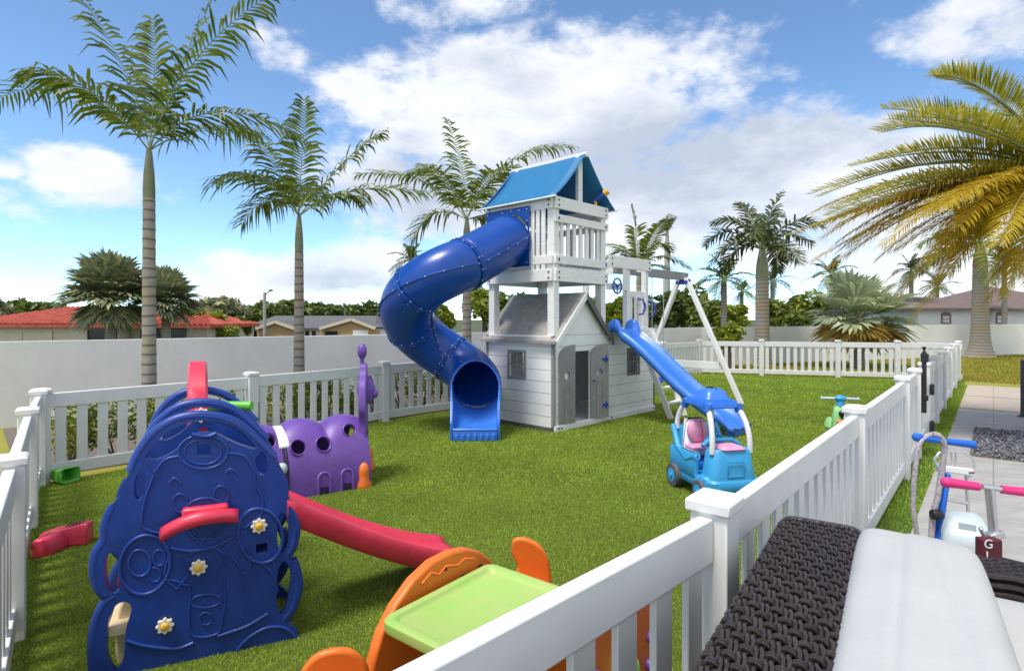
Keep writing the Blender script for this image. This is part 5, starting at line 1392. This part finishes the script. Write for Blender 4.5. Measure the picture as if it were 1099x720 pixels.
# ---- orange activity board behind the near fence
ab0 = V((.56,2.22,0)); ax_ = V((-.62,-.55,0)).normalized(); an_ = V((ax_.y,-ax_.x,0))
if an_.y > 0: an_ = -an_
ab = thing('activity_board', 'orange toddler activity board with lime and purple knobs behind the near fence', 'toy', (ab0+ax_*.2)[:])
bo_ = MB().prism(smoothpoly([(.0,.0),(.10,.0),(.12,.10),(.30,.10),(.32,0),(.42,0),(.43,.30),(.40,.52),(.30,.56),(.12,.56),(.03,.52),(-.01,.30)],3), ab0, ax_, V((0,0,1)), -an_*.05).build('board', M['orange'], ab)
md = bo_.modifiers.new('bevel','BEVEL'); md.width=.01; md.segments=3; md.limit_method='ANGLE'; md.angle_limit=R(50)
MB().loft([[ab0+ax_*(.22+a*s)+V((0,0,.30+b*s))+an_*d for a,b in rrect(-.06,.06,-.09,.09,.04)] for d,s in ((.0,1),(.03,1),(.042,.85),(.045,.4))]).build('lime_panel', M['lime'], ab, smooth=40)
for (a,b) in ((.055,.22),(.06,.30),(.05,.40),(.36,.26),(.37,.38)):
    MB().lathe([(.022,0),(.022,.018),(.016,.024),(.004,.025)], ab0+ax_*a+V((0,0,b)), 14, an_).build('purple_knob', M['purple'], ab, smooth=50)

# ---- coupe-style ride-on carriage, blue with pink
c0 = G(765,527); c0 = V((1.86,5.35,0)); ca = math.atan2(-.83,.55)     # heading: nose towards the viewer, slightly right
car = thing('ride_on_car', 'sky blue and pink toddler ride-on car with a cobalt roof on white posts', 'ride-on car', c0, math.atan2(-.95,.20))
CM = FR[car.name] @ Matrix.Scale(.92, 4)
def cw(mb): mb.v = [CM @ p for p in mb.v]; return mb
def rbox(x0,x1,y0,y1,z0,z1,r=.05,t=0,tz=.02):
    mb = MB(); rings = []
    for z,i_ in ((z0,.015),(z0+tz,0),(z1-tz,t),(z1,t+.015)): rings.append([(a,b,z) for a,b in rrect(x0+i_,x1-i_,y0+i_,y1-i_,r)])
    return mb.loft(rings)
# local x forward (towards viewer), y left, z up
cw(rbox(-.42,.42,-.27,.27,.10,.22,.10)).build('chassis', M['sky_blue'], car, smooth=40)
bn = cw(rbox(.13,.40,-.24,.24,.20,.50,.09,.03)).build('bonnet', M['sky_blue'], car, smooth=40)
cw(rbox(.15,.385,-.13,.13,.485,.525,.04,.01)).build('bonnet_lid', M['pink'], bn, smooth=40)
g = MB()
for (y0_,y1_,z0_,z1_) in ((-.09,.09,.25,.26),(-.09,.09,.39,.40),(-.09,-.08,.26,.39),(.08,.09,.26,.39)): g.box(.395,.404,y0_,y1_,z0_,z1_)
cw(g).build('grille_frame', M['sky_blue'], bn, bevel=.003)
cw(MB().tube([(.15,-.2,.50),(.13,-.12,.55),(.13,.12,.55),(.15,.2,.50)], .022, 8)).build('dashboard', M['sky_blue'], bn, smooth=60)
for s_ in (-1,1):
    cw(rbox(-.38,.14,s_*.25-.03,s_*.25+.03,.18,.42,.025,.0)).build('door_panel', M['sky_blue'], car, smooth=40)
    cw(MB().tube([(.13,s_*.25,.40),(-.05,s_*.25,.33),(-.25,s_*.25,.42),(-.37,s_*.24,.62)], [.04,.035,.035,.03], 10)).build('side_rail', M['sky_blue'], car, smooth=60)
cw(rbox(-.36,-.02,-.2,.2,.22,.30,.05)).build('seat', M['carroof'], car, smooth=40)
cw(rbox(-.42,-.33,-.2,.2,.22,.62,.04)).build('seat_back', M['sky_blue'], car, smooth=40)
cw(MB().beam((-.12,.10,.44),(-.08,-.22,.44),.14,.04)).build('tray', M['pink'], car, bevel=.012)
cw(MB().tube([V((.03+math.cos(a*.5236)*.02,math.sin(a*.5236)*.09,.52+math.cos(a*.5236)*.07)) for a in range(12)], .014, 8, closed=True)).build('steering_wheel', M['sky_blue'], car, smooth=60)
for (xf, yf, xr, yr, zf) in ((.32,.20,.14,.15,.46),(.32,-.20,.14,-.15,.46),(-.36,.20,-.22,.15,.58),(-.36,-.20,-.22,-.15,.58)):
    cw(MB().tube([bez([V((xf,yf,zf)), V((xf+.02*(1 if xf>0 else -1),yf,.75)), V((xr,yr,.90))], i/10) for i in range(11)], .026, 10)).build('roof_post', M['whiteplastic'], car, smooth=60)
rf = cw(MB().loft([[(a,b,z) for a,b in rrect(-.27+i_,.21-i_,-.19+i_*.8,.19-i_*.8,.07)] for z,i_ in ((.865,.01),(.875,-.008),(.90,0),(.93,.03),(.945,.06))])).build('roof', M['carroof'], car, smooth=35)
cw(MB().loft([[(a,b,z) for a,b in rrect(-.17+i_,.11-i_,-.13+i_,.13-i_,.07)] for z,i_ in ((.94,-.01),(.955,0),(1.0,.01),(1.035,.045),(1.045,.09))])).build('roof_dome', M['wave'], rf, smooth=45)
for (x, y) in ((-.25,.17),(-.25,-.17),(.19,.17),(.19,-.17)):
    cw(MB().tube([(x*.92,y*.92,.90),(x*1.02,y*1.02,.83)], [.045,.04], 10)).build('roof_corner', M['carroof'], rf, smooth=50)
for (x, y, rr) in ((.24,.27,.10),(.24,-.27,.10),(-.26,.28,.12),(-.26,-.28,.12)):
    w = cw(MB().lathe([(rr*.6,-.04),(rr*.95,-.04),(rr,-.025),(rr,.025),(rr*.95,.04),(rr*.6,.04)], (x,y,rr), 22, (0,1,0))).build('wheel', M['rubber'], car, smooth=40)
    cw(MB().lathe([(rr*.58,-.045),(rr*.58,.045)], (x,y,rr), 16, (0,1,0)).lathe([(rr*.2,-.06),(rr*.2,.06)], (x,y,rr), 10, (0,1,0))).build('hub_cap', M['sky_blue'], w, smooth=40)
for y in (.20,-.20): cw(rbox(.16,.34,y-.08,y+.08,.13,.24,.05)).build('mudguard', M['sky_blue'], car, smooth=40)
# stuffed pink and white thing sitting in the car
dl = thing('toy_doll_seat', 'pink and white padded doll seat standing up inside the ride-on car', 'doll seat', CM @ V((-.26,-.06,.30)))
cw(rbox(-.34,-.20,-.19,.08,.31,.70,.06,.03)).build('white_shell', M['whiteplastic'], dl, smooth=40)
cw(MB().ball((-.20,-.06,.58), .12, 16, (.55,.95,1.05))).build('pink_cushion', M['pink'], dl, smooth=60)
cw(MB().tube([(-.13,-.06,.70),(-.115,-.05,.60),(-.13,-.03,.47)], .006, 6)).build('strap', M['red'], dl)

# ---- little green scooter by the right fence
g0 = G(897,489); g0 = V((4.12,7.25,0)); sc_ = thing('toddler_scooter', 'lime green toddler ride-on scooter with pale blue handlebar beside the right fence', 'scooter', g0, R(-105))
SM = FR[sc_.name]
def sw_(mb): mb.v = [SM @ p for p in mb.v]; return mb
sw_(MB().loft([[(a,b,z) for a,b in rrect(-.07+i_,.07-i_,-.10+i_,.10-i_,.05)] for z,i_ in ((.12,.02),(.18,.0),(.42,.01),(.50,.03),(.53,.06))])).build('front_shield', M['mint'], sc_, smooth=45)
sw_(MB().beam((.045,0,.16),(.078,0,.34),.12,.05)).build('front_panel', M['orange'], sc_, bevel=.02)
sw_(MB().lathe([(.035,.0),(.038,.02),(.02,.035)], (.055,0,.42), 14, (1,0,0)).box(.06,.075,-.012,.012,.36,.46)).build('headlamp', M['black'], sc_, smooth=50)
sw_(MB().tube([(.0,0,.5),(.0,0,.585)], [.05,.04], 12).ball((0,0,.60),.055,12,(1,1.3,.8))).build('steering_head', M['aqua2'] if 'aqua2' in M else M['sky_blue'], sc_, smooth=60)
for s_ in (-1,1):
    sw_(MB().tube([(0,s_*.05,.60),(-.02,s_*.20,.595)], .017, 10).lathe([(.017,0),(.026,.004),(.026,.014),(.01,.02)], (-.02,s_*.20,.595), 12, (0,s_,0))).build('handlebar', M['aqua'], sc_, smooth=50)
sw_(rbox(-.42,.02,-.07,.07,.11,.17,.05)).build('footboard', M['mint'], sc_, smooth=40)
sw_(rbox(-.46,-.20,-.09,.09,.17,.30,.06,.02)).build('seat', M['mint'], sc_, smooth=40)
for (x, y) in ((.06,.10),(.06,-.10),(-.40,0)):
    w = sw_(MB().lathe([(.05,-.028),(.085,-.028),(.09,-.015),(.09,.015),(.085,.028),(.05,.028)], (x,y,.09), 18, (0,1,0))).build('wheel', M['mint'] if x > 0 else M['rubber'], sc_, smooth=40)
    sw_(MB().lathe([(.05,-.03),(.05,.03)], (x,y,.09), 12, (0,1,0))).build('hub_cap', M['aqua'], w, smooth=40)

# ---- red moulded toy leg lying by the left fence, and a green cup
r0 = G(70,584); rd = thing('red_toy_piece', 'faded red moulded plastic toy piece lying on the turf by the left fence', 'toy', r0)
ra = V((.96,.28,0)).normalized(); rbb = V((ra.y,-ra.x,0))
rp_ = MB().loft([[r0 + ra*x + rbb*b*w + V((0,0,z0_ + h_*zz)) for b, zz in ((-1,0),(1,0),(1.02,.6),(.7,1),(-.7,1),(-1.02,.6))] for x, w, z0_, h_ in ((-.15,.03,.03,.05),(-.135,.055,.005,.09),(-.05,.068,.0,.12),(.045,.064,.0,.135),(.12,.062,.0,.148),(.155,.06,.0,.152))])
rp_.build('block', M['red'], rd, bevel=.012, seg=3)
kn = MB().loft([[r0 + rbb*(.06+t*.17) + ra*(-.03-t*.035) + ra*(a*w) + V((0,0,z)) for a, z in ((-1,.0),(1,.0),(1.05,.07),(.6,.12),(-.6,.12),(-1.05,.07))] for t, w in ((0,.07),(.5,.068),(.85,.06),(1.0,.035))])
kn.build('lobe', M['red'], rd, bevel=.012, seg=3)
gr = MB()
for k in range(7): gr.beam(r0 + ra*(.02+k*.02) + V((0,0,.138+k*.002))-rbb*.04, r0 + ra*(.02+k*.02)+ V((0,0,.138+k*.002))+rbb*.04, .006,.004)
gr.build('groove', M['maroon'], rd)
g0 = G(66,517); gc = thing('green_cup', 'green plastic scoop lying on its side at the foot of the left corner post', 'toy', g0)
ga = V((.93,-.36,.05)).normalized(); gs = ga.cross(V((0,0,1))).normalized(); gu = gs.cross(ga)
cup = MB().loft([[g0 + V((0,0,.075)) + ga*x + gs*(a*r) + gu*(b*r*.8) for a, b in ((-1,-.8),(-.8,-1),(.8,-1),(1,-.8),(1,.8),(.8,1),(-.8,1),(-1,.8))] for x, r in ((.14,.085),(.02,.072),(-.05,.06),(-.06,.045))], True, False).build('cup', M['green'], gc, smooth=40, solid=.006)
MB().tube([g0+V((0,0,.065))-ga*.19, g0+V((0,0,.075))-ga*.05], [.05,.055], 10).build('cup_handle', M['mint'], gc, smooth=50)
# black irrigation box behind the fence by the tall palm
bb = thing('black_planter', 'black plastic planter pot behind the fence beside the tall palm trunk', 'planter', (-4.25,7.0,0))
MB().lathe([(.10,0),(.14,.30),(.155,.30),(.155,.34),(.13,.34),(.12,.28)], (-4.22,7.02,0), 18).build('pot', M['blackbag'], bb, smooth=30)

# ================================================================== PATIO: SOFA AND SCOOTERS
ZS = .88; SA_ = 1.80
sA = V((.353,1.18,0)); sa = V((.556,.831,0)).normalized(); sb_ = V((sa.y,-sa.x,0))
SLN = 1.12; t_near = -.75
sofa = thing('wicker_sofa', 'dark brown woven wicker sofa with white cushions on the patio', 'sofa', (sA+sa*.3+sb_*.5)[:])
def SP(t, s, z): return sA + sa*t + sb_*s + V((0,0,z))
BWD = .27
# woven strands over the back: columns run along the back, pairs of thin strands
prof = []     # cross-section: from the outer foot up over the top and down the inside
for z in np.linspace(.10, ZS-.05, 24): prof.append((0.0, float(z)))
for a in np.linspace(0, math.pi/2, 6)[1:]: prof.append((.05-.05*math.cos(a), ZS-.05+.05*math.sin(a)))
for s in np.linspace(.05, BWD-.05, 9)[1:]: prof.append((float(s), ZS))
for a in np.linspace(0, math.pi/2, 6)[1:]: prof.append((BWD-.05+.05*math.sin(a), ZS-.05+.05*math.cos(a)))
for z in np.linspace(ZS-.05, .45, 10)[1:]: prof.append((BWD, float(z)))
plen = [0]
for a, b in zip(prof, prof[1:]): plen.append(plen[-1]+math.hypot(b[0]-a[0], b[1]-a[1]))
def pat(d):
    d = max(0, min(plen[-1]-1e-6, d))
    i = max(k for k in range(len(plen)-1) if plen[k] <= d); q = (d-plen[i])/(plen[i+1]-plen[i])
    a, b = prof[i], prof[i+1]; dx, dz = b[0]-a[0], b[1]-a[1]; l = math.hypot(dx,dz)
    return (a[0]+dx*q, a[1]+dz*q, -dz/l, dx/l)
def wp(t, d, h):
    s, z, ns, nz = pat(d); return SP(t, s+ns*h, z+nz*h)
core = MB().loft([[SP(t, s+.012 if s < BWD/2 else s-.012, min(z, ZS-.012)) for s, z in prof] for t in (t_near, SLN-.012)], closed=False, caps=False)
core.build('back_core', M['wickerback'], sofa, fix=True)
wv_ = MB(); cw_ = .0265; rowh = .043; r_s = .0052
d0 = .42; ncol = int((plen[-1]-d0)/cw_)
for c in range(ncol):
    d = d0 + cw_*c; ph = c % 2
    for st in (-.0058, .0058):
        pth = []; n = int((SLN-t_near)/(rowh/4))
        for i in range(n+1):
            t = t_near + i*(rowh/4); h = .0062*math.sin(math.pi*(t/rowh + ph)) ; sh_ = .0045*math.sin(math.pi*(t/rowh + ph)+1.2)
            pth.append(wp(t, d+st+sh_, h))
        wv_.tube(pth, r_s, 6)
nr_ = int((SLN-t_near)/rowh)
for k in range(nr_+1):
    t = t_near + rowh*(k+.0)
    for st in (-.0055,.0055):
        pth = []
        for c in range(ncol*4):
            d = d0 + cw_*c/4; h = -.0062*math.sin(math.pi*(.5+k))*math.cos(math.pi*(c/4)) * 1.0
            pth.append(wp(t+st+rowh*.5*0, d, h))
        wv_.tube(pth, r_s*.86, 6)
# rolled edge at the end of the back
for e_ in (0,1):
    pth = [wp(SLN+.004-.010*e_, d0+i*.01, .002) for i in range(int((plen[-1]-d0)/.01))]
    wv_.tube(pth, .0065, 6)
wv_.build('woven_back', M['wicker'], sofa, smooth=60, fix=False)
ew = MB()
for k in range(22):
    z = .05 + k*.036
    ew.tube([SP(SLN+.002, .012, z), SP(SLN+.002, BWD-.012, z)], .014, 6)
ew.build('end_panel', M['wicker'], sofa, smooth=60)
# frame: seat box and the far arm
MB().loft([[SP(t, s, z) for s, z in ((BWD-.01,.06),(1.3,.06),(1.3,.36),(BWD-.01,.36))] for t in (t_near, SA_-.02)]).build('seat_base', M['wickerback'], sofa)
AZ = .64
arm = MB().loft([[SP(t, s, z) for s, z in ((.56,.06),(1.32,.06),(1.32,AZ-.02),(1.3,AZ-.008),(.56,AZ-.008))] for t in (SA_-.16, SA_-.01)])
arm.build('arm_core', M['wickerback'], sofa)
aw = MB()
for k in range(9):
    t = SA_-.165+k*.02
    aw.tube([SP(t, .56+i*.012, AZ+.005*math.sin(math.pi*(i/2.2)+k*math.pi)) for i in range(63)], .009, 6)
for k in range(18):
    z = .06+k*.034; aw.tube([SP(SA_-.17, .56+i*.02, z+.003*math.sin(i)) for i in range(38)], .012, 6)
    aw.tube([SP(SA_+.0, .56+i*.02, z+.003*math.sin(i)) for i in range(38)], .012, 6)
aw.build('woven_arm', M['wicker'], sofa, smooth=60)
# cushions: thick, soft edged
def cushion(name, fn, x0, x1, y0, y1, z0, z1, r=.05, puff=.02, seed=1):
    nx, ny = 84, 84; mb = MB(); rs = random.Random(seed)
    ph = [rs.uniform(0,6) for _ in range(6)]
    def pt(i, j, top):
        a, b = i/nx, j/ny
        ex_ = 1-abs(2*a-1)**6; ey_ = 1-abs(2*b-1)**6; e = max(0, ex_*ey_)
        zc_ = (z0+z1)/2; hz = (z1-z0)/2
        z = zc_ + (1 if top else -1)*(hz*(.25*e**.5+.75*e**.13) + puff*math.sin(math.pi*a)*math.sin(math.pi*b) + .007*e*(math.sin(7*a+3*b+ph[0])+.6*math.sin(13*b-5*a+ph[1])) - .004*e*math.exp(-((b-.36-.05*math.sin(3*a+ph[2]))/.03)**2) - .003*e*math.exp(-((b-.7+.25*(a-.6))/.03)**2)*max(0,min(1,(a-.2)*2)))
        sx = 1-.0*e
        return fn(x0+(x1-x0)*a, y0+(y1-y0)*b, z)
    for top in (True, False):
        b0 = len(mb.v)
        for i in range(nx+1):
            for j in range(ny+1): mb.v.append(pt(i,j,top))
        for i in range(nx):
            for j in range(ny):
                k = b0+i*(ny+1)+j; mb.f.append((k,k+1,k+ny+2,k+ny+1))
    return mb
cushion('back_cushion', SP, t_near, SLN+.13, BWD-.035, BWD+.315, .44, .92, puff=.008).build('back_cushion', M['fabric'], sofa, smooth=80)
cushion('seat_cushion', SP, t_near, SA_-.18, BWD+.2, 1.3, .35, .615, puff=.015, seed=4).build('seat_cushion', M['fabric'], sofa, smooth=80)
for t in (t_near+.05, SLN-.06, SA_-.08):
    for s in (.30,1.24): MB().beam(SP(t,s,0), SP(t,s,.07), .05,.05).build('leg', M['black'], sofa)

# ---- scooter with blue grips (handlebar with a looped stem)
ks = thing('kick_scooter', 'kick scooter with blue foam grips and a spotted looped stem beside the fence', 'scooter', G(1000,575)[:2]+(0,) if False else (2.72,3.95,0))
y0 = 3.87
hb0, hb1 = P(984,469,y0), P(1044,477,y0); cen = P(1011,473,y0)
MB().tube([hb0, hb0.lerp(cen,.86)], [.026,.022], 12).ball(hb0, .029, 12).build('grip', M['bluegrip'], ks, smooth=60)
MB().tube([cen.lerp(hb1,.12), hb1], [.022,.025], 12).ball(hb1, .026, 12).build('grip', M['bluegrip'], ks, smooth=60)
MB().tube([hb0.lerp(cen,.5), hb0.lerp(hb1,.6)], .014, 8).build('handlebar', M['metal'], ks, smooth=60)
MB().tube([bez([P(1000,466,y0), P(1012,465,y0), P(1014,480,y0)], i/6) for i in range(7)] + [P(1011,505,y0), P(1006,535,y0), P(1001,552,y0), V((P(999,560,y0).x, y0, .06))], .019, 10, up=(1,0,0)).build('stem', M['pattern'], ks, smooth=60)
MB().tube([bez([P(1000,466,y0), P(986,468,y0-.02), P(984,488,y0-.03)], i/6) for i in range(7)] + [P(981,515,y0-.04), P(980,545,y0-.05), V((P(979,562,y0).x, y0-.06, .10))], .015, 10, up=(1,0,0)).build('folding_loop', M['pattern'], ks, smooth=60)
sx0 = V((P(1000,560,y0).x, y0, 0)); dk_ = V((.55,-.60,0)).normalized()
MB().beam(sx0+V((0,0,.10)), sx0+dk_*.50+V((0,0,.085)), .11, .025).build('deck', M['black'], ks, bevel=.01)
MB().beam(sx0+V((.03,0,.12)), P(1012,508,y0)+V((.035,.02,0)), .06, .03).build('blue_tube', M['bluegrip'], ks, bevel=.01)
MB().lathe([(.03,0),(.034,.01),(.034,.05),(.03,.06)], sx0+V((-.02,-.03,.30)), 12, (1,0,0)).build('clamp', M['black'], ks, smooth=40)
for t in (.0,.50):
    w = MB().lathe([(.03,-.02),(.055,-.02),(.06,-.01),(.06,.01),(.055,.02),(.03,.02)], sx0+dk_*(t-.02 if t == 0 else t)+V((0,0,.06)), 16, (dk_.y,-dk_.x,0)).build('wheel', M['rubber'], ks, smooth=40)
# ---- pink scooter
yp = 2.95
pk = thing('pink_scooter', 'scooter with hot pink grips and a silver stem next to the sofa arm', 'scooter', (P(1068,600,yp).x,yp,0))
h0, h1 = P(1016,517.5,yp), P(1118,530,yp); cm_ = P(1062,523,yp)
MB().tube([h0, P(1050,522,yp)], [.026,.021], 12).ball(h0,.028,12).build('grip', M['hotpink'], pk, smooth=60)
MB().tube([P(1075,525,yp), h1], [.021,.025], 12).ball(h1,.028,12).build('grip', M['hotpink'], pk, smooth=60)
MB().tube([P(1054,522,yp), P(1082,526,yp)], .013, 10).build('handlebar', M['metal'], pk, smooth=60)
MB().tube([cm_, P(1067,575,yp)], .022, 14, up=(1,0,0)).build('stem', M['metal'], pk, smooth=60)
MB().tube([P(1067,573,yp), V((P(1070,610,yp).x,yp,.10))], .028, 14, up=(1,0,0)).build('lower_stem', M['maroon'], pk, smooth=60)
MB().beam(P(1060,576,yp-.01), P(1075,572,yp-.01), .05,.035).tube([P(1058,578,yp-.03),P(1052,566,yp-.03)], .012, 8).build('clamp', M['metal'], pk, bevel=.004)
bx_ = MB().beam(P(1061,606,yp-.055), P(1061,577,yp-.055), .095, .06, up=(0,1,0)).build('stem_badge', M['maroon'], pk, bevel=.008)
def word(txt, p, size, m, par, rot, name='lettering'):
    c = bpy.data.curves.new(name, 'FONT'); c.body = txt; c.size = size; c.extrude = .001; c.align_x = 'CENTER'; c.align_y = 'CENTER'
    o = bpy.data.objects.new(name, c); col.objects.link(o); bpy.context.view_layer.update()
    me = bpy.data.meshes.new_from_object(o.evaluated_get(bpy.context.evaluated_depsgraph_get())); bpy.data.objects.remove(o)
    me.transform(frame_of(par).inverted() @ Matrix.Translation(p) @ rot)
    o = bpy.data.objects.new(name, me); col.objects.link(o); o.parent = par; FR[o.name] = frame_of(par); me.materials.append(m); return o
rot_ = Matrix.Rotation(R(90),4,'X')
word('G', P(1061,584,yp-.0885), .062, M['whiteplastic'], bx_, rot_); word('L', P(1061,596,yp-.0885), .055, M['whiteplastic'], bx_, rot_)
dk2 = V((.35,.75,0)).normalized(); q = V((P(1068,600,yp).x,yp,0))
MB().beam(q+V((0,0,.09)), q+dk2*.45+V((0,0,.08)), .11,.03).build('deck', M['black'], pk, bevel=.01)
for t in (0,.48):
    MB().lathe([(.03,-.02),(.055,-.02),(.06,-.01),(.06,.01),(.055,.02),(.03,.02)], q+dk2*t+V((0,0,.06)), 16, (dk2.y,-dk2.x,0)).build('wheel', M['rubber'], pk, smooth=40)
# ---- silver push frame with a grey tray
yf = 4.45
fr2 = thing('push_frame', 'silver tubular push frame with a light grey tray on the paving', 'push toy', (P(1025,560,yf).x,yf,0))
lp_ = [(1005,500),(1003,492),(1008,485.5),(1020,484),(1035,486),(1045,492),(1046,500),(1040,512)]
MB().tube([P(u,v,yf) for u,v in [(1006,506)]+lp_], .010, 8, up=(0,1,0)).build('hoop', M['metal'], fr2, smooth=60)
MB().loft([[P(u,v,yf+dy) for u,v in ((1008,499),(1045,503),(1045,511),(1008,506))] for dy in (-.05,.05)]).build('tray', M['lightgrey'] if 'lightgrey' in M else M['whiteplastic'], fr2, bevel=.01)
MB().box(P(1034,503,yf).x,P(1040,503,yf).x,yf-.053,yf-.0505,P(0,506.2,yf).z,P(0,504.4,yf).z).build('tray_label', M['rubber'], fr2)
MB().tube([P(1021,484.5,yf), P(1022,500,yf)], .007, 8).tube([P(1026,485,yf), P(1026,500,yf)], .007, 8).build('hoop_strut', M['metal'], fr2, smooth=60)
MB().tube([P(1037,508,yf), V((P(1040,560,yf).x,yf,.0))], .012, 8, up=(1,0,0)).build('leg', M['metal'], fr2, smooth=60)
MB().tube([P(1012,508,yf), V((P(1010,560,yf).x,yf,.0))], .012, 8, up=(1,0,0)).build('leg', M['metal'], fr2, smooth=60)
MB().tube([P(1010.5,535,yf), P(1038,540,yf)], .012, 8).build('crossbar', M['metal'], fr2, smooth=60)
# ---- pale aqua toddler car between the scooters
ya = 3.35; qa = V((P(1037,590,ya).x,ya,.0))
aq = thing('toy_case', 'pale aqua moulded ride-on case with a carry slot between the two scooters', 'toy', qa, R(-35))
AM = FR[aq.name]
rg_ = []
for z, sx, sy, ox in ((.20,.10,.13,0),(.22,.115,.15,0),(.33,.115,.15,0),(.38,.105,.13,-.0),(.43,.085,.10,.02),(.455,.055,.07,.03)):
    rg_.append([AM @ V((a*sx, b*sy+ox, z)) for a, b in rrect(-1,1,-1,1,.35,6)])
MB().loft([[AM @ V((a,b,z)) for a,b in rrect(-.09,.09,-.14,.14,.03)] for z in (.05,.215)]).build('undercarriage', M['whiteplastic'], aq, bevel=.01)
bo2 = MB().loft(rg_).build('shell', M['aqua'], aq, smooth=50)
cut(bo2, MB().beam(AM @ V((-.04,-.09,.42)), AM @ V((.04,-.09,.42)), .03, .12, up=(0,0,1)), 40)
for s_ in (-1,1):
    MB().tube([AM @ V((s_*.116,-.11,.27)), AM @ V((s_*.12,0,.29)), AM @ V((s_*.116,.11,.27))], .009, 8).build('side_trim', M['bluegrip'], aq, smooth=60)
    for y in (-.17,.17):
        MB().lathe([(.03,-.02),(.06,-.02),(.065,0),(.06,.02),(.03,.02)], AM @ V((s_*.10,y*.7,.065)), 16, AM.to_3x3() @ V((1,0,0))).build('wheel', M['rubber'], aq, smooth=40)
